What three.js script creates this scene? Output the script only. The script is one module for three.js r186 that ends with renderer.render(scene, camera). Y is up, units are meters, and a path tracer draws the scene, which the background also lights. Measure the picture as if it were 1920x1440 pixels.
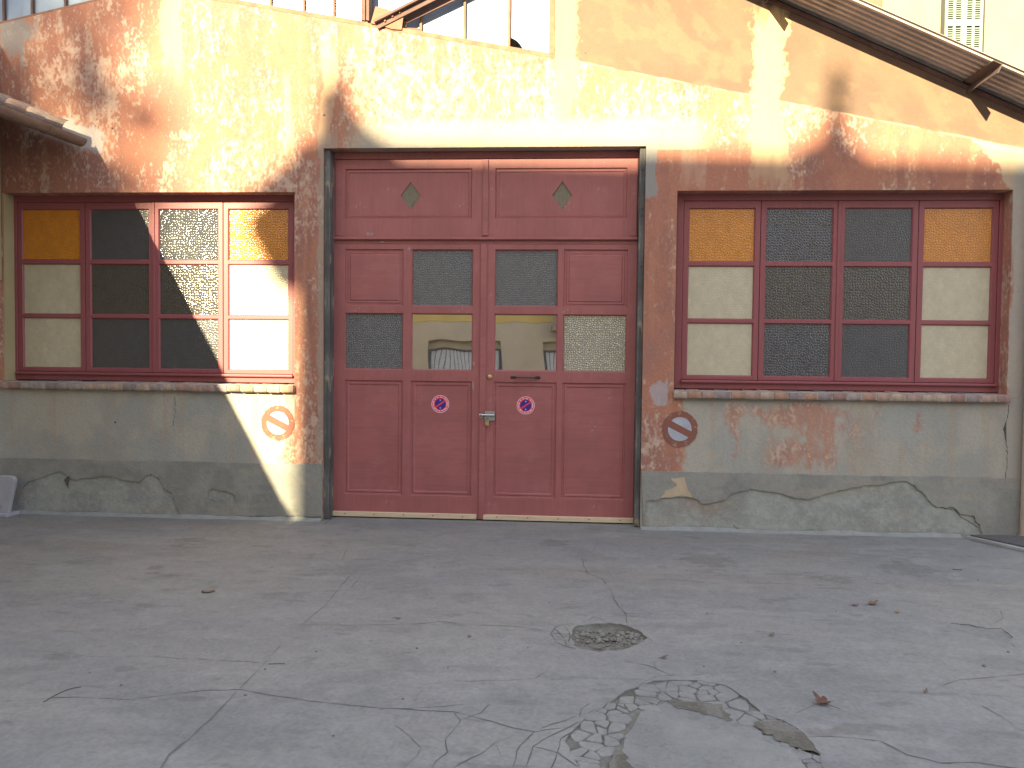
import * as THREE from 'three';
import { RoundedBoxGeometry } from 'three/addons/geometries/RoundedBoxGeometry.js';
import { mergeGeometries, toCreasedNormals } from 'three/addons/utils/BufferGeometryUtils.js';

// ------------------------------------------------------------------ camera, sky, sun, exposure
const scene = new THREE.Scene();
const EYE = 1.45, DIST = 6.981;
const camera = new THREE.PerspectiveCamera(2 * Math.atan(720 / 1550) * 180 / Math.PI, 4 / 3, 0.05, 600);
camera.position.set(0, EYE, DIST);
camera.rotation.order = 'YXZ';
camera.rotation.set(-2.0391 * Math.PI / 180, 4.0227 * Math.PI / 180, 0.619 * Math.PI / 180);
camera.updateMatrixWorld();

const renderer = new THREE.WebGLRenderer({ antialias: true });
renderer.toneMapping = THREE.LinearToneMapping;
renderer.toneMappingExposure = 4.2;
renderer.shadowMap.enabled = true;

const SUNX = 0.3255, SUNY = 0.45;                       // metres left and up for every metre towards the sun
const sunDir = new THREE.Vector3(-SUNX, SUNY, 1).normalize();
{
  const w = 512, h = 256, d = new Float32Array(w * h * 4), v = new THREE.Vector3(), K = 0.50;
  for (let j = 0; j < h; j++) for (let i = 0; i < w; i++) {
    const lat = ((j + 0.5) / h - 0.5) * Math.PI, lon = ((i + 0.5) / w - 0.5) * 2 * Math.PI;
    v.set(Math.cos(lat) * Math.cos(lon), Math.sin(lat), Math.cos(lat) * Math.sin(lon));
    const t = Math.max(0, v.y), q = Math.pow(1 - t, 3), c = Math.max(0, v.dot(sunDir));
    const g = 0.5 * Math.pow(c, 6) + 0.8 * Math.pow(c, 60);
    let r = 0.50 + 0.42 * q + g, gg = 0.58 + 0.30 * q + g * 0.82, b = 0.78 + 0.06 * q + g * 0.5;
    if (v.y < 0) { const m = Math.min(1, -v.y * 12); r += (0.3 - r) * m; gg += (0.28 - gg) * m; b += (0.25 - b) * m; }
    d.set([r * K, gg * K, b * K, 1], (j * w + i) * 4);
  }
  const sky = new THREE.DataTexture(d, w, h, THREE.RGBAFormat, THREE.FloatType);
  sky.mapping = THREE.EquirectangularReflectionMapping; sky.magFilter = THREE.LinearFilter; sky.needsUpdate = true;
  scene.background = sky; scene.environment = sky;
}
const sun = new THREE.DirectionalLight(new THREE.Color().setRGB(1, 0.84, 0.52), 4.7);
sun.position.copy(sunDir).multiplyScalar(90); sun.castShadow = true; sun.shadow.radius = 1;
Object.assign(sun.shadow.camera, { left: -30, right: 30, top: 30, bottom: -30, near: 1, far: 200 });
sun.shadow.mapSize.set(4096, 4096);
scene.add(sun, sun.target);

// ------------------------------------------------------------------ helpers
let seed = 12345;
const rnd = () => { seed = (seed * 1664525 + 1013904223) >>> 0; return seed / 4294967296; };
const rr = (a, b) => a + (b - a) * rnd();
const clamp = (x, a = 0, b = 1) => Math.min(b, Math.max(a, x));
const sm = (a, b, x) => { const t = clamp((x - a) / (b - a)); return t * t * (3 - 2 * t); };
const PERM = new Float32Array(65536); for (let i = 0; i < 65536; i++) PERM[i] = rnd();
const hash = (i, j) => PERM[((i * 73856093) ^ (j * 19349663)) & 65535];
function noise(x, y) {
  const i = Math.floor(x), j = Math.floor(y), fx = x - i, fy = y - j, u = fx * fx * (3 - 2 * fx), v = fy * fy * (3 - 2 * fy);
  const a = hash(i, j), b = hash(i + 1, j), c = hash(i, j + 1), d = hash(i + 1, j + 1);
  return a + (b - a) * u + (c - a) * v + (a - b - c + d) * u * v;
}
function fbm(x, y, o = 4) { let s = 0, a = 0.5, n = 0; for (let k = 0; k < o; k++) { s += a * noise(x + k * 17.3, y + k * 9.1); n += a; a *= 0.5; x *= 2.03; y *= 2.03; } return s / n; }
// a ray through a point of the photograph, met with an upright plane z or with the ground
function ray(px, py) { return new THREE.Vector3(px - 960, 720 - py, -1550).applyEuler(camera.rotation); }
function at(px, py, z = 0) { const r = ray(px, py), t = (z - DIST) / r.z; return [r.x * t, EYE + r.y * t]; }
function onGround(px, py) { const r = ray(px, py), t = -EYE / r.y; return [r.x * t, DIST + r.z * t]; }

const used = new Map();
function numbered(name) { const n = used.get(name) ?? 0; used.set(name, n + 1); return n ? name + '_' + String(n).padStart(3, '0') : name; }
function mesh(name, geometry, material, parent) {
  const m = new THREE.Mesh(Array.isArray(geometry) ? merge(geometry) : geometry, material);
  m.name = parent ? name : numbered(name); m.castShadow = m.receiveShadow = true; (parent ?? scene).add(m); return m;
}
function tag(o, label, category, group, kind) { o.userData.label = label; if (category) o.userData.category = category; if (group) o.userData.group = group; if (kind) o.userData.kind = kind; return o; }
function thing(name, label, category, pos = [0, 0, 0], ry = 0, group) {
  const g = new THREE.Group(); g.name = numbered(name); g.position.set(...pos); g.rotation.y = ry; scene.add(g); return tag(g, label, category, group);
}
function part(name, parent) { const g = new THREE.Group(); g.name = name; parent.add(g); return g; }
function merge(list) { return mergeGeometries(list.map((g) => { const n = g.index ? g.toNonIndexed() : g.clone(); for (const k of Object.keys(n.attributes)) if (!['position', 'normal', 'uv'].includes(k)) n.deleteAttribute(k); return n; })); }
// texture coordinates in metres, from the side each face looks to
function metres(g, ox = 0, oy = 0, swap = false) {
  g = g.index ? g.toNonIndexed() : g; const p = g.attributes.position, n = g.attributes.normal, uv = new Float32Array(p.count * 2);
  for (let i = 0; i < p.count; i++) {
    const ax = Math.abs(n.getX(i)), ay = Math.abs(n.getY(i)), az = Math.abs(n.getZ(i)), x = p.getX(i), y = p.getY(i), z = p.getZ(i);
    let u = x, v = y; if (ax > ay && ax > az) u = z; else if (ay > az) v = z;
    uv[2 * i] = (swap ? v : u) + ox; uv[2 * i + 1] = (swap ? u : v) + oy;
  }
  g.setAttribute('uv', new THREE.BufferAttribute(uv, 2)); return g;
}
function box(x0, x1, y0, y1, z0, z1, r = 0.004) {
  const w = x1 - x0, h = y1 - y0, d = z1 - z0, rad = Math.min(r, w / 2.2, h / 2.2, d / 2.2);
  const g = r > 0 ? new RoundedBoxGeometry(w, h, d, 2, rad) : new THREE.BoxGeometry(w, h, d);
  g.translate((x0 + x1) / 2, (y0 + y1) / 2, (z0 + z1) / 2);
  return metres(g, h > w ? rr(0, 3) : rr(0, 3), rr(0, 3), h > w * 1.2);
}
function shapeOf(pts) { const s = new THREE.Shape(); pts.forEach(([x, y], i) => i ? s.lineTo(x, y) : s.moveTo(x, y)); s.closePath(); return s; }
function slab(pts, holes, z0, z1, bevel = 0) {
  const s = shapeOf(pts); for (const h of holes) s.holes.push(shapeOf(h));
  const g = new THREE.ExtrudeGeometry(s, { depth: z1 - z0 - 2 * bevel, bevelEnabled: bevel > 0, bevelThickness: bevel, bevelSize: bevel, bevelOffset: -bevel, bevelSegments: 2, curveSegments: 12 });
  g.translate(0, 0, z0 + bevel); return metres(g);
}
const rect = (x0, x1, y0, y1) => [[x0, y0], [x1, y0], [x1, y1], [x0, y1]];
// stepped moulding round a rectangle: steps of [inset, z]; closed by a field at the last step
function moulding(x0, x1, y0, y1, steps, field = true, diamond = null) {
  const P = [], ring = ([i, z]) => [[x0 + i, y0 + i, z], [x1 - i, y0 + i, z], [x1 - i, y1 - i, z], [x0 + i, y1 - i, z]];
  const quad = (a, b, c, d) => P.push(...a, ...b, ...c, ...a, ...c, ...d);
  for (let k = 0; k + 1 < steps.length; k++) { const A = ring(steps[k]), B = ring(steps[k + 1]); for (let e = 0; e < 4; e++) quad(A[e], A[(e + 1) % 4], B[(e + 1) % 4], B[e]); }
  if (field) { const A = ring(steps.at(-1)); quad(...A); }
  const g = new THREE.BufferGeometry(); g.setAttribute('position', new THREE.Float32BufferAttribute(P, 3)); g.computeVertexNormals(); return metres(g, rr(0, 3), rr(0, 3), true);
}
function bar(a, b, w, d, roll = 0) {     // a straight bar from a to b, w across, d deep
  const A = new THREE.Vector3(...a), B = new THREE.Vector3(...b), L = A.distanceTo(B), g = metres(new RoundedBoxGeometry(w, L, d, 2, Math.min(w, d) * 0.12));
  const q = new THREE.Quaternion().setFromUnitVectors(new THREE.Vector3(0, 1, 0), B.clone().sub(A).normalize());
  g.rotateY(roll); g.applyQuaternion(q); g.translate(...A.add(B).multiplyScalar(0.5).toArray()); return g;
}
// ------------------------------------------------------------------ textures
const enc = (x) => { x = clamp(x); return 255 * (x <= 0.0031308 ? 12.92 * x : 1.055 * Math.pow(x, 1 / 2.4) - 0.055); };
function paint(w, h, f, wrap = THREE.RepeatWrapping) {   // f(u, v) -> [r, g, b, height], linear
  const c = new Uint8Array(w * h * 4), b = new Uint8Array(w * h * 4);
  for (let j = 0; j < h; j++) for (let i = 0; i < w; i++) {
    const q = f((i + 0.5) / w, (j + 0.5) / h), o = (j * w + i) * 4, y = clamp(q[3] ?? 0.5) * 255;
    c[o] = enc(q[0]); c[o + 1] = enc(q[1]); c[o + 2] = enc(q[2]); c[o + 3] = 255; b[o] = b[o + 1] = b[o + 2] = y; b[o + 3] = 255;
  }
  const make = (d, srgb) => { const t = new THREE.DataTexture(d, w, h); t.wrapS = t.wrapT = wrap; t.magFilter = THREE.LinearFilter; t.minFilter = THREE.LinearMipmapLinearFilter; t.generateMipmaps = true; if (srgb) t.colorSpace = THREE.SRGBColorSpace; t.needsUpdate = true; return t; };
  return { map: make(c, true), bump: make(b, false) };
}
const mix3 = (a, b, t) => [a[0] + (b[0] - a[0]) * t, a[1] + (b[1] - a[1]) * t, a[2] + (b[2] - a[2]) * t];
const mul3 = (a, k) => [a[0] * k, a[1] * k, a[2] * k];
// seamless noise on a tile of n cells
function tile(u, v, n, m = n) { const x = u * n, y = v * m, i = Math.floor(x), j = Math.floor(y), fx = x - i, fy = y - j, a = fx * fx * (3 - 2 * fx), b = fy * fy * (3 - 2 * fy), H = (p, q) => hash(((p % n) + n) % n + n * 31, ((q % m) + m) % m + m * 17); return (H(i, j) * (1 - a) + H(i + 1, j) * a) * (1 - b) + (H(i, j + 1) * (1 - a) + H(i + 1, j + 1) * a) * b; }
function tiled(u, v, n, o = 4, m = n) { let s = 0, a = 0.5, t = 0; for (let k = 0; k < o; k++) { s += a * tile(u, v, n, m); t += a; a *= 0.55; n *= 2; m *= 2; } return s / t; }
function std(t, perMetre, o = {}) { const m = new THREE.MeshPhysicalMaterial({ roughness: 0.85, ...o }); if (t) { const s = Array.isArray(perMetre) ? perMetre : [perMetre, perMetre]; m.map = t.map.clone(); m.map.repeat.set(...s); if (t.tint) m.color.setRGB(...t.tint.map((c) => c / 0.6)); if (o.bumpScale) { m.bumpMap = t.bump.clone(); m.bumpMap.repeat.set(...s); } } return m; }
const grains = new Map();      // a few grey grains, tinted by each material's own colour
function plain(base, vary, n = 6, stretch = 1) {
  const v = vary <= 0.15 ? 0.1 : vary <= 0.25 ? 0.2 : 0.35, k = n <= 8 ? 6 : 14, key = [v, k, stretch].join();
  if (!grains.has(key)) grains.set(key, paint(256, 256, (x, y) => { const a = tiled(x, y, k, 5, k * stretch), g = tiled(x, y, 60, 2), q = 0.6 * (1 + v * (a - 0.5) * 2 + v * 0.5 * (g - 0.5)); return [q, q, q, 0.5 + 0.5 * (a - 0.5) + 0.3 * (g - 0.5)]; }));
  return { ...grains.get(key), tint: base };
}

// --- the facade: lime wash over plaster, in metres. WX, WY is the corner, WW by WH its size
const WX = -5.4, WW = 9.6, WH = 4.9;
const crackY = (x) => 3.939 - 0.207 * (x + 0.209);
function facade(X, Y) {
  const bx = X + 0.06 * (fbm(X * 4, Y * 4, 3) - 0.5), by = Y + 0.06 * (fbm(X * 4 + 9, Y * 4, 3) - 0.5);
  const low = fbm(X * 0.9, Y * 0.9, 3), mid = fbm(X * 4.2, Y * 3.4, 5), fine = fbm(X * 24 + 0.5 * mid, Y * 17, 4), streak = fbm(X * 15, Y * 1.4, 4), grit = fbm(X * 95, Y * 90, 2), scratch = fbm(X * 55 + Y * 6, Y * 9, 3);
  // under coat
  let under = mix3([0.385, 0.355, 0.29], [0.32, 0.312, 0.27], sm(0.35, 0.65, mid));
  under = mix3(under, [0.36, 0.285, 0.20], 0.4 * sm(0.5, 0.72, streak));
  under = mix3(under, [0.30, 0.315, 0.29], 0.6 * sm(0.52, 0.68, fbm(X * 2.2 + 4, Y * 3, 4)));
  const pale = mix3([0.44, 0.285, 0.205], [0.56, 0.41, 0.31], sm(0.35, 0.7, fine));
  let wash = mix3([0.40, 0.172, 0.110], [0.325, 0.145, 0.103], sm(0.35, 0.68, mid));
  wash = mix3(wash, [0.45, 0.21, 0.125], 0.6 * sm(0.5, 0.7, streak));
  wash = mix3(wash, [0.26, 0.145, 0.118], 0.55 * sm(0.55, 0.75, fbm(X * 1.7 + 7, Y * 1.7 + 3, 5)));
  // how much of the wash is left
  let cover = 1, bias = 0;
  const blob = (cx, cy, rx, ry) => Math.exp(-(((bx - cx) / rx) ** 2) - (((by - cy) / ry) ** 2));
  if (Y < 1.14 && X < -2.37) cover = clamp(sm(-2.72, -2.33, bx) * 0.95 * (0.35 + 0.65 * sm(0.9, 0.35, Y) + 0.2 * (X > -2.45)));
  else if (Y < 1.14 && X > 0.84) cover = clamp(1.0 * sm(1.0, 0.86, bx) + 0.72 * blob(1.78, 0.97, 0.55, 0.12) + 0.6 * blob(2.03, 0.70, 0.25, 0.30) + 0.6 * blob(1.37, 0.8, 0.06, 0.4) + 0.6 * blob(1.75, 0.62, 0.12, 0.14) + 0.45 * blob(0.98, 0.62, 0.05, 0.3) + 0.5 * blob(2.85, 0.9, 0.05, 0.18) + 0.16 * blob(2.5, 0.8, 0.7, 0.4));
  const left = cover + 0.95 * ((0.45 * fine + 0.3 * mid + 0.25 * streak) - 0.5) * 1.6;
  const keep = sm(0.30, 0.76, left) * (Y < 1.14 && X > 0.95 ? 0.75 : 1);
  bias = 0.05 * blob(-4.3, 3.9, 0.5, 0.5) + 0.06 * blob(-4.35, 3.5, 0.55, 0.3) + 0.05 * blob(-1.0, 3.6, 1.2, 0.35) + 0.06 * blob(1.2, 3.45, 0.9, 0.22) + 0.03 * blob(-3.6, 2.95, 1.2, 0.12) + 0.03 * blob(-2.25, 0.8, 0.15, 0.5) + 0.05 * blob(0.7, 0.75, 0.14, 0.25) - 0.09 * blob(2.3, 2.95, 1.3, 0.2) - 0.09 * blob(0.72, 2.2, 0.2, 0.9) - 0.08 * blob(-2.25, 1.9, 0.16, 0.9) - 0.035 * blob(-4.9, 3.4, 0.3, 0.8) - 0.04 * blob(-3.9, 4.25, 0.3, 0.2);
  const wx = X + 0.012 * (fbm(X * 30, Y * 30, 2) - 0.5), spk = fbm(wx * 70, Y * 44 + 3 * mid, 4), rid = 1 - Math.abs(2 * fbm(wx * 34 + 5, Y * 20, 4) - 1);
  const big = fbm(X * 1.9 + 11, Y * 1.5, 4), patchy = sm(0.34, 0.66, 0.42 * mid + 0.38 * big + 0.2 * streak + 1.5 * bias), w = 0.42 * spk + 0.20 * rid + 0.18 * scratch + 0.20 * fine;
  let worn = 0.62 * sm(0.0, 0.11, w + 0.10 * (streak - 0.5) - 0.655 + 0.17 * patchy + 0.9 * bias) + 0.38 * sm(0.0, 0.25, w - 0.52 + 0.16 * (patchy - 0.3));
  let c = mix3(under, mix3(wash, pale, worn * 0.85), keep), h = 0.5 - 0.12 * worn * keep + 0.16 * keep + 0.25 * (fine - 0.5) + 0.3 * (grit - 0.5);
  c = mul3(c, 0.9 + 0.2 * low + 0.16 * (grit - 0.5));
  // later plaster above the old gable line
  const cy = crackY(X) + 0.012 * (fbm(X * 9, 3, 3) - 0.5);
  if (X > -0.17) {
    const k = sm(-0.004, 0.006, Y - cy);
    let o = mix3([0.190, 0.124, 0.086], [0.160, 0.105, 0.076], sm(0.35, 0.65, fbm(X * 3, Y * 3 + X, 5)));
    o = mix3(o, [0.24, 0.150, 0.095], 0.6 * sm(0.48, 0.7, fbm(X * 9 + Y * 4, Y * 9, 4)));
    c = mix3(c, mul3(o, 0.94 + 0.12 * grit), k); h = h * (1 - k) + k * (0.66 + 0.12 * (fine - 0.5) + 0.15 * (grit - 0.5));
    const ln = Math.exp(-(((Y - cy) / 0.006) ** 2)) * sm(0.35, 0.6, fbm(X * 8, 1, 4)); c = mix3(c, [0.5, 0.38, 0.25], ln * 0.8);
  }
  // pale runs of lime down the wall
  const run = (x0, wd, y0, y1, col, a) => { const wv = wd * (0.72 + 0.75 * fbm(Y * 5 + x0 * 9, x0, 3) * sm(y0 - 0.02, y1, Y) + 0.25 * sm(y1, y0, Y)) , d = Math.abs(bx - x0 - 0.10 * (fbm(Y * 2.4, x0 * 7, 2) - 0.5)) / wv; const yy = by + 0.30 * (fbm(X * 22, Y * 3 + x0, 3) - 0.5), k = sm(1.05, 0.75, d + 0.9 * (fine - 0.5) + 0.3 * (spk - 0.5)) * sm(y0 - 0.1, y0 + 0.12, yy) * sm(y1 + 0.12, y1 - 0.08, yy) * a; c = mix3(c, mul3(col, 0.92 + 0.16 * streak), k); };
  run(1.58, 0.13, 3.05, 4.25, [0.60, 0.41, 0.20], 0.92);
  run(1.60, 0.17, 2.86, 3.4, [0.50, 0.33, 0.2], 0.75);
  run(-0.08, 0.10, 3.22, 4.6, [0.54, 0.37, 0.20], 0.8);
  run(-3.44, 0.09, 3.85, 4.6, [0.62, 0.42, 0.22], 0.85);
  run(-2.08, 0.06, 3.25, 4.1, [0.56, 0.40, 0.24], 0.6);
  run(-2.42, 0.035, 3.1, 3.8, [0.56, 0.40, 0.24], 0.6);
  run(0.98, 0.10, 2.86, 3.06, [0.50, 0.34, 0.24], 0.5);
  // smooth cement repair over and beside the door
  const rep = sm(-2.05, -1.75, bx + 0.3 * (mid - 0.5)) * sm(1.2, 0.95, bx) * sm(3.46, 3.36, by) * sm(3.15, 3.17, Y);
  c = mix3(c, mix3([0.43, 0.355, 0.25], [0.36, 0.33, 0.27], sm(0.4, 0.6, mid)), rep * 0.9);
  const repL = sm(-2.185, -2.155, bx - 0.05 * (fine - 0.5)) * sm(0.45, 0.6, Y) * sm(3.4, 3.2, by) * (X < -2 ? 0.6 : 0);
  c = mix3(c, [0.36, 0.31, 0.24], repL);
  const repR = sm(0.715, 0.67, bx) * sm(0.58, 0.6, X) * sm(2.72, 2.82, by) * sm(3.35, 3.2, by);
  c = mix3(c, [0.27, 0.275, 0.25], sm(0.3, 0.7, repR + 0.9 * (fine - 0.5)) * 0.9);
  c = mix3(c, mix3([0.5, 0.42, 0.4], [0.36, 0.34, 0.36], fine), 0.75 * sm(0.45, 0.68, blob(0.73, 1.15, 0.10, 0.13) + 0.9 * (fine - 0.5) + 0.5 * (streak - 0.5)));
  // peeled corner and cement at the right end
  const peel = sm(0.48, 0.52, 0.55 * fbm(X * 7, Y * 7, 5) + 0.45 * sm(-0.25, 0.2, (bx - 3.42) + 0.75 * (by - 3.0))) * (X > 3.0 && Y < cy ? 1 : 0) * sm(2.4, 2.8, Y);
  c = mix3(c, mul3([0.46, 0.36, 0.25], 0.9 + 0.2 * mid), peel * 0.95); h -= peel * 0.25;
  const cem = sm(3.53, 3.57, bx) * sm(3.2, 3.0, by); c = mix3(c, mix3([0.33, 0.315, 0.275], [0.40, 0.35, 0.29], mid), cem * 0.9);
  // mortar where the neighbour's eaves meet the wall, blue-grey stain near the top left
  const gy = 3.26 + 0.30 * clamp(-4.1 - X, 0, 2) , mo = sm(-0.08, 0.0, by - gy + 0.05) * sm(0.13, 0.07, by - gy - 0.12 * (fine - 0.5)) * sm(-4.02, -4.08, bx + 0.1 * (fine - 0.5)) * sm(-4.95, -4.6, bx);
  c = mix3(c, [0.47, 0.43, 0.39], mo * 0.9);
  const bl = sm(0.42, 0.72, blob(-4.86, 4.22, 0.16, 0.16) + 0.6 * blob(-4.87, 3.95, 0.06, 0.25) + 1.1 * (streak - 0.5) + 0.5 * (fine - 0.5)); c = mix3(c, [0.27, 0.275, 0.26], bl * 0.75);
  // small dark stains and holes
  for (const [sx, sy, r] of HOLES) { const d = Math.hypot(X - sx, Y - sy); if (d < r * 2) { const k = sm(r * 1.2, r * 0.7, d); c = mix3(c, [0.05, 0.04, 0.035], k); h -= 0.5 * k; } }
  return [...c, h];
}
const HOLES = [at(211, 241), at(608, 216), at(216, 792), at(1098, 100), at(545, 300), at(1320, 260), at(760, 120)].map((p, i) => [...p, i < 3 ? 0.008 : 0.005]);
const T = {};
T.wall = paint(2048, 1024, (u, v) => facade(WX + u * WW, v * WH));
function plinthCoat(X, Y, k) {
  const mid = fbm(X * 5, Y * 6, 5), fine = fbm(X * 26, Y * 26, 4), grit = fbm(X * 90, Y * 90, 2), str = fbm(X * 2.5, Y * 12, 4);
  let c = k ? mix3([0.33, 0.34, 0.30], [0.27, 0.278, 0.25], sm(0.35, 0.65, mid)) : mix3([0.28, 0.275, 0.24], [0.235, 0.232, 0.205], sm(0.35, 0.65, mid));
  c = mix3(c, [0.35, 0.30, 0.23], 0.4 * sm(0.55, 0.75, str));
  if (k) { c = mix3(c, [0.31, 0.22, 0.15], 0.7 * Math.exp(-(((X - 1.13) / 0.2) ** 2) - (((Y - 0.26) / 0.14) ** 2)) * sm(0.3, 0.5, mid)); c = mix3(c, [0.37, 0.375, 0.335], 0.25 * sm(0.5, 0.68, fine)); }
  return [...mul3(c, 0.9 + 0.2 * fine + 0.15 * (grit - 0.5)), 0.5 + 0.5 * (fine - 0.5) + 0.35 * (grit - 0.5) + 0.3 * (mid - 0.5)];
}
T.plinthBase = paint(2048, 128, (u, v) => plinthCoat(WX + u * WW, v * 0.6, 1));
T.plinthCoat = paint(2048, 128, (u, v) => plinthCoat(WX + u * WW, v * 0.6, 0));
const M = {};
M.wall = new THREE.MeshPhysicalMaterial({ map: T.wall.map, bumpMap: T.wall.bump, bumpScale: 0.008, roughness: 0.92 });
M.plinthBase = new THREE.MeshPhysicalMaterial({ map: T.plinthBase.map, bumpMap: T.plinthBase.bump, bumpScale: 0.008, roughness: 0.95 });
M.plinthCoat = new THREE.MeshPhysicalMaterial({ map: T.plinthCoat.map, bumpMap: T.plinthCoat.bump, bumpScale: 0.006, roughness: 0.95 });
const onFacade = (g, h = WH) => { const p = g.attributes.position, n = g.attributes.normal, uv = g.attributes.uv; for (let i = 0; i < p.count; i++) { const ax = Math.abs(n.getX(i)) > 0.7, ay = Math.abs(n.getY(i)) > 0.7; uv.setXY(i, (p.getX(i) - WX + (ax ? p.getZ(i) : 0)) / WW, (p.getY(i) + (ay && h === WH ? -p.getZ(i) : 0)) / h); } return g; };

// --- concrete of the yard
const GX = -5.2, GW = 9.4, GD = 4.7;
const SPOTS = [[1570, 1085, 26], [1520, 1083, 18], [290, 1065, 14], [350, 1015, 30], [1040, 1018, 25], [1330, 1050, 45], [1700, 1065, 50], [1240, 1062, 10], [1600, 1368, 40], [1540, 1372, 30], [285, 1075, 12], [1860, 1018, 30]].map(([x, y, r]) => { const a = onGround(x, y), b = onGround(x + r, y), c = onGround(x, y + r * 0.3); return [a[0], a[1], Math.abs(b[0] - a[0]), Math.abs(c[1] - a[1])]; });
T.yard = paint(2048, 1024, (u, v) => {
  const X = GX + u * GW, Z = v * GD - 0.1, low = fbm(X * 0.8, Z * 1.5, 4), mid = fbm(X * 2.6 + low, Z * 5.5, 5), fine = fbm(X * 18, Z * 22, 4), grit = fbm(X * 80, Z * 80, 3);
  let c = mix3([0.238, 0.234, 0.210], [0.208, 0.209, 0.196], sm(0.3, 0.7, low));
  c = mix3(c, [0.22, 0.195, 0.16], 0.6 * sm(0.5, 0.7, fbm(X * 1.1 + 5, Z * 2.6, 5)) * sm(2.6, 0.6, Z + 1.2 * (mid - 0.5)));
  c = mix3(c, [0.17, 0.172, 0.155], 0.42 * sm(0.56, 0.72, mid));
  c = mix3(c, [0.27, 0.27, 0.24], 0.4 * sm(0.55, 0.7, fbm(X * 3.1 + 20, Z * 6.2, 5)));
  c = mix3(c, [0.14, 0.14, 0.125], 0.45 * sm(0.68, 0.78, fbm(X * 5 + 40, Z * 13 + 3, 4)));
  for (const [x, z, rx, rz] of SPOTS) { const d = ((X - x) / rx) ** 2 + ((Z - z) / rz) ** 2; c = mix3(c, [0.13, 0.122, 0.105], 0.45 * sm(1.5, 0.2, d + 2.2 * (fine - 0.5) + 0.8 * (mid - 0.5))); }
  return [...mul3(c, 0.90 + 0.20 * fine + 0.34 * (grit - 0.5)), 0.5 + 0.3 * (fine - 0.5) + 0.5 * (grit - 0.5)];
}, THREE.MirroredRepeatWrapping);
M.yard = new THREE.MeshPhysicalMaterial({ map: T.yard.map, bumpMap: T.yard.bump, bumpScale: 0.004, roughness: 0.9 });

// --- painted wood, glass, metal ...
T.paint = paint(512, 512, (u, v) => {    // red paint, brushed along v
  const g = tiled(u, v, 90, 3, 6), m = tiled(u, v, 5, 4), f = tiled(u, v, 120, 2), k = tiled(v, u, 7, 5), st = tiled(u, v, 40, 4, 3);
  let c = mix3([0.355, 0.115, 0.108], [0.315, 0.105, 0.098], sm(0.3, 0.7, m)); c = mix3(c, [0.385, 0.15, 0.14], 0.25 * sm(0.5, 0.75, k)); c = mix3(c, [0.28, 0.095, 0.088], 0.35 * sm(0.58, 0.75, st)); c = mix3(c, [0.45, 0.29, 0.26], 0.5 * sm(0.735, 0.76, 0.5 * tiled(u + 0.3, v, 70, 3, 40) + 0.5 * k));
  return [...mul3(c, 0.92 + 0.16 * g + 0.05 * (f - 0.5)), 0.5 + 0.5 * (g - 0.5) + 0.15 * (m - 0.5)];
});
M.red = std(T.paint, 1.1, { roughness: 0.5, bumpScale: 0.0012 });
T.frame = paint(512, 512, (u, v) => {    // the darker, pinker red of the windows
  const g = tiled(u, v, 80, 3, 6), m = tiled(u, v, 5, 4);
  return [...mul3(mix3([0.29, 0.082, 0.088], [0.255, 0.076, 0.082], m), 0.92 + 0.16 * g), 0.5 + 0.5 * (g - 0.5)];
});
M.frame = std(T.frame, 1.1, { roughness: 0.45, bumpScale: 0.0012 });
// hammered glass: lens-shaped cells
function hammered(n, base, vary, sharp = 1) {
  const px = [], size = 256;
  for (let j = 0; j < n; j++) for (let i = 0; i < n; i++) px.push([(i + rr(0.1, 0.9)) / n, (j + rr(0.1, 0.9)) / n]);
  return paint(size, size, (u, v) => {
    let d1 = 9, d2 = 9; const ci = Math.floor(u * n), cj = Math.floor(v * n);
    for (let b = -1; b <= 1; b++) for (let a = -1; a <= 1; a++) {
      const p = px[((cj + b + n) % n) * n + (ci + a + n) % n]; let dx = Math.abs(u - p[0]), dy = Math.abs(v - p[1]); dx = Math.min(dx, 1 - dx) * n; dy = Math.min(dy, 1 - dy) * n;
      const d = Math.hypot(dx, dy); if (d < d1) { d2 = d1; d1 = d; } else if (d < d2) d2 = d;
    }
    const e = clamp((d2 - d1) * sharp), f = tiled(u, v, 8, 3);
    return [...mul3(base, 1 + vary * (e - 0.5) + 0.25 * (f - 0.5)), 0.15 + 0.7 * e * (2 - e) + 0.15 * (f - 0.5)];
  });
}
const glass = (t, per, o) => { const m = std(t, per, { roughness: 0.11, bumpScale: 0.0065, ior: 1.7, clearcoat: 0.5, clearcoatRoughness: 0.1, ...o }); return m; };
M.amber = glass(hammered(18, [0.60, 0.22, 0.015], 0.35), [2.6, 2.6], { roughness: 0.25, bumpScale: 0.003, clearcoat: 0.15 });
M.cream = glass(hammered(18, [0.52, 0.465, 0.32], 0.12), [2.8, 2.8], { roughness: 0.4, bumpScale: 0.0022, clearcoat: 0.1 });
M.dark = glass(hammered(18, [0.066, 0.068, 0.074], 0.25), [2.5, 2.5], { bumpScale: 0.0034, clearcoat: 0.2 });
M.brown = glass(hammered(17, [0.068, 0.062, 0.053], 0.25), [2.6, 2.6], { bumpScale: 0.0028, roughness: 0.18, clearcoat: 0.2 });
M.night = glass(hammered(18, [0.066, 0.067, 0.071], 0.3), [2.6, 2.6], { bumpScale: 0.0018, roughness: 0.3, clearcoat: 0 });
M.grey = glass(hammered(20, [0.135, 0.135, 0.125], 0.75), [3.2, 3.2], { bumpScale: 0.007 });
M.reflectTint = glass(hammered(18, [0.52, 0.465, 0.32], 1.1), [2.9, 2.9], { bumpScale: 0.008 });  // cream base colour stands in for the bright reflection on one door pane
M.mirror = new THREE.MeshPhysicalMaterial({ color: new THREE.Color().setRGB(0.62, 0.60, 0.55), metalness: 1, roughness: 0.015 });
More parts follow.
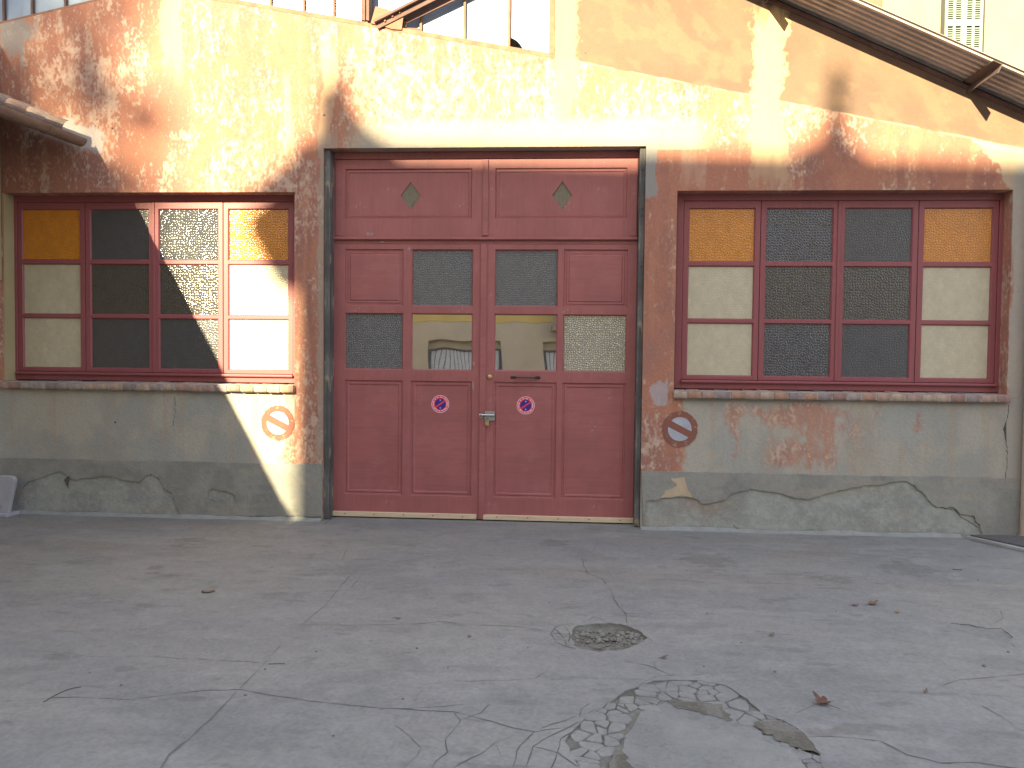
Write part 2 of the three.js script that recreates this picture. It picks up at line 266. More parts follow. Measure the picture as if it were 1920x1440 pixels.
M.darkBoard = std(plain([0.055, 0.05, 0.048], 0.2), 1, { roughness: 0.9 });
M.jamb = std(paint(256, 512, (u, v) => { const a = tiled(u, v, 6, 5, 14), g = tiled(u, v, 50, 2, 8), c = mix3([0.085, 0.082, 0.075], [0.15, 0.15, 0.138], sm(0.42, 0.68, a)); return [...mul3(mix3(c, [0.26, 0.23, 0.17], sm(0.66, 0.72, tiled(u, v, 9, 4, 5))), 0.85 + 0.3 * g), a]; }), [0.6, 2.5], { roughness: 0.75, bumpScale: 0.003 });
M.strip = std(plain([0.62, 0.49, 0.32], 0.18, 4, 20), 1, { roughness: 0.7 });
M.steel = new THREE.MeshPhysicalMaterial({ color: new THREE.Color().setRGB(0.62, 0.62, 0.62), metalness: 1, roughness: 0.28 });
M.steelDull = std(plain([0.36, 0.36, 0.34], 0.3, 8), 4, { metalness: 0.6, roughness: 0.45 });
M.brass = new THREE.MeshPhysicalMaterial({ color: new THREE.Color().setRGB(0.62, 0.46, 0.22), metalness: 0.9, roughness: 0.35 });
M.iron = std(plain([0.055, 0.05, 0.05], 0.3, 8), 4, { metalness: 0.3, roughness: 0.5 });
M.rust = std(plain([0.27, 0.135, 0.085], 0.4, 7), 2.2, { roughness: 0.8, bumpScale: 0.002 });
M.rustDark = std(plain([0.15, 0.085, 0.07], 0.4, 7), 2.2, { roughness: 0.8, bumpScale: 0.002 });
M.yellow = std(plain([0.40, 0.335, 0.18], 0.12), 0.9, { bumpScale: 0.004, roughness: 0.95 });
M.wire = std(plain([0.33, 0.285, 0.195], 0.2), 4, { roughness: 0.6 });
M.whitePane = [0, 1, 2, 3].map((k) => std(paint(128, 256, (u, v) => { const a = tiled(u, v, 4, 4, 6), s = tiled(u, v, 12, 4, 3), d = k === 3 ? sm(0.53, 0.66, 0.6 * s + 0.4 * a) * sm(0.3, 0.9, u) : 0.25 * sm(0.55, 0.75, s); return [...mul3(mix3([0.25, 0.325, 0.42], [0.17, 0.20, 0.22], d), 0.9 + 0.2 * a), a]; }), 1, { roughness: 0.2 }));

// ------------------------------------------------------------------ the workshop
const shop = thing('workshop_building', 'old red-ochre plastered workshop with low gable, wide double door and two coloured-glass windows', 'workshop');
const roofY = (x) => x > -3.66 ? 3.475 - 0.458 * (x - 3.605) : 3.475 - 0.458 * (-3.66 - 3.605) - 0.458 * (-3.66 - x);
const gableY = (x) => x > -3.66 ? 3.916 - 0.185 * (x + 0.186) : 4.283 + 0.205 * (x + 5);
const DOOR = [-2.123, 0.603, 0, 3.19], WL = [-5.0, -2.374, 1.105, 2.822], WR = [0.866, 3.543, 1.105, 2.822];
{
  const out = [[-5.3, 0], [DOOR[0], 0], [DOOR[0], DOOR[3]], [DOOR[1], DOOR[3]], [DOOR[1], 0], [4.15, 0], [4.15, roofY(4.15) - 0.02], [-0.165, roofY(-0.165) - 0.02], [-0.165, gableY(-0.165)], [-3.66, gableY(-3.66)], [-5.3, gableY(-5.3)]];
  mesh('wall', onFacade(slab(out, [rect(...WL), rect(...WR)], -0.4, 0)), M.wall, shop);
  // rooms behind, so that nothing shines through
  mesh('back_wall', [metres(new THREE.BoxGeometry(9.4, 7, 0.1).translate(-0.6, 3.4, -9)), metres(new THREE.BoxGeometry(0.1, 4, 8.6).translate(-5.25, 2, -4.7)), metres(new THREE.BoxGeometry(0.1, 3.2, 8.6).translate(4.1, 1.6, -4.7))], M.darkBoard, shop);
  // base of the wall: rough old concrete, with what is left of its render coat 14 mm proud of it
  const px = (list) => list.map(([x, y]) => at(x, y, 0.02));
  for (const [x0, x1] of [[-5.3, DOOR[0] - 0.001], [DOOR[1] + 0.001, 4.15]]) mesh('plinth', onFacade(slab(rect(x0, x1, -0.05, 0.484), [], -0.05, 0.006), 0.6), M.plinthBase, shop);
  const jag = (pts, n = 5, a = 0.012) => { const o = []; for (let i = 0; i + 1 < pts.length; i++) for (let k = 0; k < n; k++) { const t = k / n; o.push([pts[i][0] + (pts[i + 1][0] - pts[i][0]) * t + (k || i ? rr(-a, a) : 0), pts[i][1] + (pts[i + 1][1] - pts[i][1]) * t + (k || i ? rr(-a, a) : 0)]); } o.push(pts.at(-1)); return o; };
  const topL = [[DOOR[0] - 0.002, 0.488], [-2.6, 0.482], [-3.2, 0.487], [-4.0, 0.483], [-4.7, 0.488], [-5.3, 0.486]];
  const lowL = jag(px([[-60, 965], [20, 955], [50, 905], [110, 882], [140, 900], [200, 893], [262, 905], [272, 893], [284, 889], [300, 897], [306, 915], [322, 925], [330, 950], [345, 967], [440, 967], [530, 968], [604, 968]]), 4, 0.008);
  const holeL = [jag(px([[388, 924], [398, 916], [412, 921], [424, 920], [441, 930], [439, 945], [428, 948], [420, 935], [404, 938], [393, 933], [388, 924]]), 3, 0.005)];
  const coat = mesh('render_coat', [onFacade(slab([...jag(topL, 14, 0.0035), ...lowL], holeL, 0.004, 0.019), 0.6)], M.plinthCoat, shop);
  const topR = [[4.15, 0.486], [3.2, 0.488], [2.2, 0.483], [1.3, 0.487], [DOOR[1] + 0.002, 0.485]];
  const lowR = jag(px([[1207, 985], [1212, 940], [1236, 936], [1250, 930], [1298, 934], [1320, 945], [1358, 938], [1372, 926], [1410, 917], [1450, 921], [1484, 932], [1514, 937], [1560, 922], [1610, 912], [1650, 908], [1690, 900], [1715, 910], [1730, 925], [1745, 940], [1760, 952], [1785, 950], [1800, 962], [1825, 968], [1838, 985], [1842, 1003], [1990, 1009]]), 4, 0.009);
  mesh('render_coat', [onFacade(slab([...jag(topR, 14, 0.0035), ...lowR], [], 0.004, 0.021), 0.6)], M.plinthCoat, shop);
  mesh('plaster_flake', slab(jag(px([[1258, 897], [1284, 896], [1287, 915], [1298, 932], [1270, 930], [1236, 934], [1248, 920], [1270, 912], [1258, 897]]), 3, 0.008), [], 0.01, 0.024), std(plain([0.5, 0.39, 0.26], 0.25), 2), shop).userData.label = 'bare beige plaster flake on the grey base';
  const filletM = std(plain([0.275, 0.28, 0.255], 0.25, 6), 2, { bumpScale: 0.004, roughness: 0.95 });
  for (const [x0, x1] of [[-5.3, DOOR[0] - 0.002], [DOOR[1] + 0.002, 3.2]]) { const n = 90, P = []; for (let i = 0; i < n; i++) { const a = x0 + (x1 - x0) * i / n, b = x0 + (x1 - x0) * (i + 1) / n, q = (x) => { const w = 0.03 + 0.07 * fbm(x * 3, 4, 4), h = 0.006 + 0.03 * fbm(x * 4 + 9, 2, 4); return [[x, h, 0.0195], [x, h * 0.35, 0.02 + w * 0.4], [x, -0.001, 0.02 + w]]; }, A = q(a), B = q(b); for (let k = 0; k < 2; k++) P.push(...A[k], ...A[k + 1], ...B[k + 1], ...A[k], ...B[k + 1], ...B[k]); } const g = new THREE.BufferGeometry(); g.setAttribute('position', new THREE.Float32BufferAttribute(P, 3)); g.computeVertexNormals(); mesh('cement_fillet', metres(g), filletM, shop); }
  // cracks in the wall, filled with dirt
  const M_crack = std(plain([0.09, 0.08, 0.07], 0.3), 2);
  const wallCrack = (list, z, w) => { const p = jag(px(list), 6, 0.006), q = [...p]; for (let i = p.length - 1; i >= 0; i--) q.push([p[i][0] + w * rr(0.4, 1), p[i][1] + w * rr(0.4, 1)]); return slab(q, [], z, z + 0.0012); };
  for (const g of [wallCrack([[1893, 760], [1890, 790], [1884, 805], [1889, 830], [1891, 862], [1887, 900]], 0.0008, 0.006), wallCrack([[325, 745], [326, 775], [322, 800]], 0.0008, 0.004), wallCrack([[1765, 952], [1790, 958], [1810, 975], [1835, 990]], 0.0068, 0.006), wallCrack([[130, 892], [120, 900], [128, 915]], 0.0195, 0.004), wallCrack([[1376, 985], [1390, 1000]], 0.0068, 0.005)]) mesh('wall_crack', g, M_crack, shop);
  // yellow reveal of the left window
  mesh('reveal', metres(new THREE.BoxGeometry(0.012, 1.717 - 0.066, 0.15).translate(-4.994, 1.963 + 0.033, -0.078)), M.yellow, shop).userData.label = 'yellow painted side of the left window opening';
}
// ---- coloured windows
function colouredWindow(name, X0, X1, flip, label, kinds) {
  const w = part(name, shop); w.userData.label = label;
  const y0 = 1.178, y1 = 2.826, zf = -0.135;
  const frame = [box(X0, X0 + 0.055, y0, y1, -0.215, zf), box(X1 - 0.055, X1, y0, y1, -0.215, zf), box(X0 + 0.054, X1 - 0.054, 2.765, y1, -0.215, zf - 0.001), box(X0 + 0.054, X1 - 0.054, y0, y0 + 0.052, -0.215, zf - 0.001)];
  mesh('frame', frame, M.frame, w);
  mesh('drip_rail', box(X0 + 0.05, X1 - 0.05, 1.228, 1.252, -0.17, -0.105, 0.008), M.frame, w);
  mesh('backing_board', metres(new THREE.BoxGeometry(X1 - X0, y1 - y0, 0.01).translate((X0 + X1) / 2, (y0 + y1) / 2, -0.26)), M.darkBoard, w);
  const c0 = X0 + 0.055, c1 = X1 - 0.055, cw = (c1 - c0) / 4;
  for (let i = 0; i < 4; i++) {
    const a = c0 + i * cw + 0.0025, b = c0 + (i + 1) * cw - 0.0025, zc = -0.142 - (i % 2) * 0.002, bot = 1.255, top = 2.763;
    const st = 0.043, glassX = [a + st, b - st], rows = [1.287, 1.738, 1.768, 2.219, 2.253, 2.704];
    const ring = slab(rect(a, b, bot, top), [[rect(...glassX, rows[0], rows[1])], [rect(...glassX, rows[2], rows[3])], [rect(...glassX, rows[4], rows[5])]].map((q) => q[0]), -0.188, zc, 0.003);
    mesh('casement', [ring], M.frame, w);
    for (let r = 0; r < 3; r++) {
      const gy0 = rows[4 - 2 * r], gy1 = rows[5 - 2 * r];
      const bead = moulding(glassX[0], glassX[1], gy0, gy1, [[0, zc - 0.004], [0.006, zc - 0.012], [0.008, zc - 0.02]], false); mesh('glazing_bead', bead, M.frame, w);
      const g = metres(new THREE.BoxGeometry(glassX[1] - glassX[0] + 0.01, gy1 - gy0 + 0.01, 0.006).translate((glassX[0] + glassX[1]) / 2, (gy0 + gy1) / 2, zc - 0.021), rr(0, 1), rr(0, 1));
      const k = kinds[r][i], names = { amber: 'amber hammered glass pane', cream: 'cream frosted glass pane', dark: 'dark blue-grey hammered glass pane', night: 'dark smooth-looking glass pane', brown: 'dark brown hammered glass pane' };
      mesh('pane', g, M[k], w).userData.label = names[k];
    }
  }
  mesh('astragal', box((X0 + X1) / 2 - 0.012, (X0 + X1) / 2 + 0.012, 1.256, 2.762, -0.15, -0.134, 0.005), M.frame, w);
}
colouredWindow('window', -5.02, -2.378, 1, 'left coloured window, half in sunlight', [['amber', 'night', 'dark', 'amber'], ['cream', 'brown', 'brown', 'cream'], ['cream', 'night', 'night', 'cream']]);
colouredWindow('window', 0.884, 3.566, 1, 'right coloured window, all in shade', [['amber', 'dark', 'night', 'amber'], ['cream', 'brown', 'brown', 'cream'], ['cream', 'dark', 'night', 'cream']]);
// ---- brick sills
M.brick = [[0.40, 0.27, 0.21], [0.33, 0.20, 0.165], [0.44, 0.33, 0.25], [0.29, 0.235, 0.22], [0.37, 0.30, 0.26], [0.42, 0.25, 0.17]].map((c) => std(plain(c, 0.3, 5), 5, { bumpScale: 0.004, roughness: 0.9 }));
M.mortar = std(plain([0.38, 0.345, 0.31], 0.2, 6), 3, { bumpScale: 0.004, roughness: 0.95 });
for (const [x0, x1] of [[-5.05, -2.364], [0.856, 3.556]]) {
  const s = part('window_sill', shop), n = 23, bw = (x1 - x0) / n;
  mesh('mortar_bed', box(x0 + 0.006, x1 - 0.006, 1.107, 1.166, -0.14, 0.042, 0.005), M.mortar, s);
  const V = M.brick.length, geos = [0, 1, 2].map((k) => { const g = new RoundedBoxGeometry(bw - 0.009, 0.058 + 0.003 * k, 0.192, 2, 0.007), p = g.attributes.position; for (let i = 0; i < p.count; i++) { const j = hash(i % 97, k * 13 + Math.round(p.getX(i) * 400)); p.setY(i, p.getY(i) + 0.004 * (j - 0.5)); p.setZ(i, p.getZ(i) + 0.006 * (noise(p.getX(i) * 60 + k * 9, p.getY(i) * 60) - 0.5)); } return metres(toCreasedNormals(g.toNonIndexed(), 0.8), k, k * 0.3); });
  for (let i = 0; i < n; i++) { const b = mesh('brick', geos[Math.floor(rnd() * 3)], M.brick[Math.floor(rnd() * V)], s); b.position.set(x0 + (i + 0.5) * bw, 1.137 + rr(-0.002, 0.002), -0.046 + rr(-0.004, 0.004)); b.rotation.set(0.06 + rr(-0.01, 0.01), rr(-0.012, 0.012), rr(-0.012, 0.012)); }
}
// ---- the double door
{
  const d = part('double_door', shop); d.userData.label = 'red double door with fixed panels above';
  const Z = -0.15, ZR = -0.205;
  // transom frame and its two panels
  const tr = slab(rect(-2.074, 0.552, 2.46, 3.128), [rect(-1.974, -0.866, 2.619, 3.046), rect(-0.662, 0.462, 2.619, 3.046)], ZR, Z, 0.003);
  mesh('transom_frame', [tr, box(-0.772, -0.722, 2.47, 3.122, Z - 0.01, Z + 0.014, 0.005), box(-2.06, -1.998, 2.47, 3.122, Z - 0.01, Z + 0.006, 0.003), box(0.49, 0.545, 2.47, 3.122, Z - 0.01, Z + 0.006, 0.003)], M.red, d);
  mesh('drip_rail', [box(-2.075, 0.556, 2.434, 2.459, Z - 0.05, Z + 0.024, 0.007), box(-2.075, 0.556, 2.40, 2.436, Z - 0.05, Z - 0.006, 0.004)], M.red, d);
  const wireGrille = (cx, cy) => { const L = []; for (let k = -9; k <= 9; k++) { const o = k * 0.0125; for (const s of [-1, 1]) { L.push(metres(new THREE.BoxGeometry(0.30, 0.0042, 0.002).rotateZ(s * 0.5).translate(cx, cy + o, Z - 0.030 + 0.001 * s))); } } return L; };
  for (const [x0, x1] of [[-1.974, -0.866], [-0.662, 0.462]]) {
    const cx = (x0 + x1) / 2 + (x0 < -1 ? 0.018 : 0.012), cy = 2.818;
    mesh('moulding', moulding(x0, x1, 2.619, 3.046, [[0, Z - 0.002], [0.006, Z - 0.016], [0.026, Z - 0.012], [0.034, Z - 0.021]], false), M.red, d);
    mesh('panel', slab(rect(x0 + 0.03, x1 - 0.03, 2.649, 3.016), [[[cx - 0.087, cy], [cx, cy - 0.12], [cx + 0.087, cy], [cx, cy + 0.12]]], Z - 0.036, Z - 0.019), M.red, d);
    mesh('wire_grille', wireGrille(cx, cy).map((g) => g), M.wire, d);
    mesh('backing_board', metres(new THREE.BoxGeometry(0.4, 0.34, 0.008).translate(cx, cy, Z - 0.045)), std(plain([0.09, 0.08, 0.06], 0.2), 2), d);
  }
  // the two leaves
  const rows = { g: [1.864, 2.353], m: [1.308, 1.799], b: [0.208, 1.211] };
  const leaf = (x0, x1, cols, glassTop) => {
    const holes = []; for (const c of cols) for (const k of ['g', 'm', 'b']) holes.push(rect(c[0], c[1], ...rows[k]));
    mesh('door_leaf', slab(rect(x0, x1, 0.016, 2.398), holes, ZR, Z, 0.003), M.red, d);
    cols.forEach((c, i) => {
      mesh('lower_panel', moulding(c[0], c[1], ...rows.b, [[0, Z - 0.002], [0.004, Z - 0.011], [0.014, Z - 0.013], [0.022, Z - 0.006], [0.034, Z - 0.007], [0.040, Z - 0.013]]), M.red, d);
      if (i !== glassTop) mesh('upper_panel', moulding(c[0], c[1], ...rows.g, [[0, Z - 0.002], [0.006, Z - 0.014], [0.022, Z - 0.014], [0.028, Z - 0.008], [0.042, Z - 0.010], [0.050, Z - 0.003]]), M.red, d);
      for (const [k, on] of [['g', i === glassTop], ['m', true]]) if (on) {
        mesh('glazing_bead', moulding(c[0], c[1], ...rows[k], [[0, Z - 0.002], [0.007, Z - 0.012], [0.009, Z - 0.022]], false), M.red, d);
        const clear = k === 'm' && i === glassTop, reflectTint = k === 'm' && !clear && c[0] > -0.2, W = c[1] - c[0] + 0.004, H = rows[k][1] - rows[k][0] + 0.004;
        let g;
        if (clear) {   // old sheet glass, not quite flat
          g = new THREE.PlaneGeometry(W, H, 40, 30); const p = g.attributes.position, s = c[0] < -1 ? 0.20 : 0.07;
          for (let q = 0; q < p.count; q++) { const u = p.getX(q) / W, v = p.getY(q) / H; p.setZ(q, s * (0.0009 * Math.sin(u * 7 + 1) * (v + 0.2) + 0.0012 * u * u * u * 4 * (0.6 - v)) + 0.00006 * Math.sin(u * 11 + v * 5)); }
          g.computeVertexNormals(); g = mergeGeometries([g.toNonIndexed(), new THREE.BoxGeometry(W, H, 0.003).translate(0, 0, -0.006).toNonIndexed()]);
        } else g = new THREE.BoxGeometry(W, H, 0.006);
        g.translate((c[0] + c[1]) / 2, (rows[k][0] + rows[k][1]) / 2, Z - 0.022);
        mesh('pane', metres(g, rr(0, 1), rr(0, 1)), clear ? M.mirror : reflectTint ? M.reflectTint : M.grey, d).userData.label = clear ? 'clear pane mirroring the house opposite' : reflectTint ? 'hammered glass pane, cream colour standing in for a reflection' : 'grey hammered glass pane';
      }
    });
  };
  leaf(-2.074, -0.777, [[-1.974, -1.460], [-1.386, -0.850]], 1);
  leaf(-0.771, 0.556, [[-0.660, -0.117], [-0.066, 0.476]], 0);
  mesh('astragal', box(-0.784, -0.728, 0.012, 2.40, Z - 0.02, Z + 0.014, 0.006), M.red, d);
  for (const [x0, x1] of [[-2.083, -0.80], [-0.742, 0.565]]) {
    mesh('weather_strip', box(x0, x1, 0.010, 0.055, Z - 0.01, Z + 0.016, 0.006), M.strip, d).userData.label = 'bare pale wood strip';
    const nl = []; for (let k = 0; k < 5; k++) nl.push(new THREE.CylinderGeometry(0.005, 0.005, 0.004, 10).rotateX(Math.PI / 2).translate(x0 + 0.12 + k * (x1 - x0 - 0.24) / 4, 0.036, Z + 0.017)); for (const g of nl) mesh('nail', g, M.iron, d);
  }
  // boards lining the opening
  const jl = mesh('jamb_board', box(-2.121, -2.072, 0.004, 3.187, -0.2, -0.025, 0.004), M.jamb, d), jr = mesh('jamb_board', box(0.557, 0.601, 0.004, 3.187, -0.2, -0.03, 0.004), M.jamb, d);
  for (const y of [0.55, 1.1, 1.65, 2.2, 2.62, 2.68, 3.0]) mesh('rivet', new THREE.SphereGeometry(0.007, 8, 6).translate(0.58, y, -0.03), M.iron, d);
  mesh('head_board', box(-2.072, 0.557, 3.130, 3.187, -0.2, -0.138, 0.003), M.red, d).userData.label = 'narrow red board under the lintel';
  // furniture of the door
  const lathe = (pts, m, x, y) => mesh('knob', new THREE.LatheGeometry(pts.map((p) => new THREE.Vector2(...p)), 28).rotateX(Math.PI / 2).translate(x, y, Z), m, d);
  lathe([[0, 0.016], [0.012, 0.016], [0.019, 0.012], [0.023, 0.004], [0.024, 0]], M.brass, -0.697, 1.254).name = 'lock_cylinder';
  const hy = 1.2535, hx0 = -0.512, hx1 = -0.257;
  mesh('handle', [new THREE.TubeGeometry(new THREE.CatmullRomCurve3([[hx0 + 0.03, hy, Z + 0.006], [hx0 + 0.05, hy, Z + 0.028], [hx0 + 0.085, hy, Z + 0.038], [hx1 - 0.085, hy, Z + 0.038], [hx1 - 0.05, hy, Z + 0.028], [hx1 - 0.03, hy, Z + 0.006]].map((p) => new THREE.Vector3(...p))), 32, 0.0065, 10), ...[hx0 + 0.022, hx1 - 0.022].map((x) => new RoundedBoxGeometry(0.046, 0.024, 0.008, 2, 0.004).translate(x, hy, Z + 0.003)), ...[hx0 + 0.009, hx0 + 0.03, hx1 - 0.009, hx1 - 0.03].map((x) => new THREE.SphereGeometry(0.0055, 10, 8).translate(x, hy, Z + 0.008))], M.iron, d);
  const by = 0.925;
  const bolt = mesh('bolt_plate', [new RoundedBoxGeometry(0.088, 0.082, 0.005, 2, 0.002).translate(-0.691, by - 0.008, Z + 0.0175), new RoundedBoxGeometry(0.05, 0.03, 0.004, 2, 0.002).translate(-0.706, by + 0.012, Z + 0.021)], M.steelDull, d);
  mesh('bolt_rod', [new THREE.CylinderGeometry(0.0075, 0.0075, 0.128, 16).rotateZ(Math.PI / 2).translate(-0.714, by, Z + 0.03), new RoundedBoxGeometry(0.034, 0.013, 0.013, 2, 0.005).translate(-0.766, by + 0.004, Z + 0.03)], M.steel, bolt);
  mesh('bolt_keeper', [new THREE.TorusGeometry(0.012, 0.004, 10, 20).rotateY(Math.PI / 2).translate(-0.765, by, Z + 0.028), new THREE.CylinderGeometry(0.017, 0.017, 0.006, 20).rotateX(Math.PI / 2).translate(-0.765, by - 0.012, Z + 0.018)], M.steelDull, bolt);
  mesh('screw', [-0.727, -0.692, -0.658].flatMap((x) => [0.02, -0.038].map((y) => new THREE.SphereGeometry(0.004, 8, 6).translate(x, by + y, Z + 0.021))), M.steel, bolt);
  // bare and filled spots in the paint
  const spot = (px, py, r, k) => { const [x, y] = at(px, py, Z), pts = []; for (let i = 0; i < 16; i++) { const a = i / 16 * 6.283, q = r * rr(0.5, 1.15); pts.push([x + Math.cos(a) * q * k[0], y + Math.sin(a) * q * k[1]]); } return slab(pts, [], Z + 0.0004, Z + 0.0016); };
  { const bare = std(plain([0.36, 0.215, 0.195], 0.35, 8), 6); for (const g of [spot(693, 438, 0.035, [1.2, 0.6]), spot(716, 454, 0.022, [1, 0.7]), spot(767, 466, 0.018, [0.8, 1]), spot(911, 437, 0.02, [1, 0.4]), spot(888, 681, 0.02, [0.5, 1.2]), spot(887, 722, 0.045, [0.22, 1.2]), spot(1190, 438, 0.014, [1, 0.7])]) mesh('bare_spot', g, bare, d); }
}
// no-parking signs
{
  const disc = (px, py, white, label) => {
    const [x, y] = at(px, py), R = 0.147, r = 0.098;
    const s = thing('painted_sign', label, 'no-parking sign', [x, y, 0.001]);
    const rag = (rad, n, a) => { const p = []; for (let i = 0; i < n; i++) { const t = i / n * 6.2832, q = rad + rr(-a, a); p.push([Math.cos(t) * q, Math.sin(t) * q * 1.03]); } return p; };
    mesh('red_ring', slab(rag(R, 90, 0.005), [rag(r, 60, 0.0015).reverse()], 0, 0.004), M.signRed, s);
    const c = 0.5, half = (sg) => { const p = []; for (let i = 0; i <= 24; i++) { const t = -Math.PI / 2 - 0.98 + (i / 24) * Math.PI; p.push(t); } return p; };
    for (const sg of [1, -1]) { const pts = [], w = 0.027, t0 = Math.asin(w / r); for (let i = 0; i <= 24; i++) { const t = t0 + (Math.PI - 2 * t0) * i / 24; pts.push([Math.cos(t) * r, Math.sin(t) * r]); } const a = (sg > 0 ? 0 : Math.PI) - 0.47; mesh('white_field', slab(pts.map(([u, v]) => [u * Math.cos(a) - v * Math.sin(a), (u * Math.sin(a) + v * Math.cos(a)) * 1.03]), [], 0, 0.003), white, s); }
    const b = new THREE.BoxGeometry(2 * r, 0.056, 0.0035).rotateZ(-0.47).translate(0, 0, 0.00175); mesh('red_bar', metres(b), M.signRed, s);
  };
  M.signRed = std(paint(256, 256, (u, v) => { const a = tiled(u, v, 10, 5), f = tiled(u, v, 44, 3); return [...mix3([0.25, 0.098, 0.07], [0.36, 0.22, 0.15], sm(0.60, 0.68, 0.6 * a + 0.4 * f)), a]; }), 2.2, { roughness: 0.9, bumpScale: 0.002 });
  const signWhite = std(plain([0.40, 0.42, 0.46], 0.2, 8), 3);
  disc(521, 793, signWhite, 'round red and white no-parking sign painted on the wall beside the sunlit left window');
  disc(1274.5, 804.5, signWhite, 'round red and white no-parking sign painted below the shaded right window');
  // stickers
  const S = 512, cv = document.createElement('canvas'); cv.width = cv.height = S; const g = cv.getContext('2d');
  g.fillStyle = '#e8c4cc'; g.fillRect(0, 0, S, S); g.translate(S / 2, S / 2);
  g.fillStyle = '#d83a4c'; g.beginPath(); g.arc(0, 0, 238, 0, 7); g.fill();
  g.fillStyle = '#3a2a86'; g.beginPath(); g.arc(0, 0, 158, 0, 7); g.fill();
  g.save(); g.beginPath(); g.arc(0, 0, 160, 0, 7); g.clip(); g.rotate(-0.62); g.fillStyle = '#d8404f'; g.fillRect(-200, -26, 400, 52); g.restore();
  g.fillStyle = '#9fb0dc'; for (const y of [-112, 112]) { g.beginPath(); g.arc(0, y, 22, 0, 7); g.fill(); }
  g.fillStyle = '#ffeef0'; g.textAlign = 'center'; g.textBaseline = 'middle'; g.font = 'bold 47px sans-serif';
  const arc = (text, r, span, top) => { [...text].forEach((ch, i) => { const t = (i / (text.length - 1) - 0.5) * span; g.save(); if (top) { g.rotate(t); g.translate(0, -r); } else { g.rotate(-t); g.translate(0, r); } g.fillText(ch, 0, 0); g.restore(); }); };
  arc('PRIERE DE NE PAS STATIONNER', 199, 3.75, true); arc('SORTIE DE VOITURES', 199, 2.05, false);
  const tx = new THREE.CanvasTexture(cv); tx.colorSpace = THREE.SRGBColorSpace; tx.magFilter = THREE.LinearFilter;
  const face = new THREE.MeshPhysicalMaterial({ map: tx, roughness: 0.35 }), rim = std(plain([0.6, 0.5, 0.5], 0.1), 2);
  for (const [x, y, label] of [[-1.128, 1.012, 'round blue and red no-parking sticker on the left door leaf'], [-0.381, 1.011, 'round blue and red no-parking sticker on the right door leaf beside the bolt']]) {
    const s = thing('sticker', label, 'sticker', [x, y, -0.1628]);
    mesh('backing', new THREE.CylinderGeometry(0.078, 0.078, 0.0012, 48).rotateX(Math.PI / 2), rim, s);
    mesh('print', new THREE.CircleGeometry(0.0775, 48).translate(0, 0, 0.0012), face, s);
  }
  // padlock hanging in the bolt
  const p = thing('padlock', 'small brass padlock hanging from the steel bolt of the red door', 'padlock', [-0.712, 0.866, -0.117]);
  mesh('body', new RoundedBoxGeometry(0.033, 0.036, 0.014, 3, 0.004).translate(0, -0.016, 0), M.brass, p);
  mesh('shackle', new THREE.TorusGeometry(0.0125, 0.0035, 10, 24, Math.PI).translate(0, 0.004, 0), M.steel, p);
  mesh('keeper_ring', new THREE.TorusGeometry(0.009, 0.004, 10, 20).translate(0, 0.018, -0.002), M.iron, p);
}
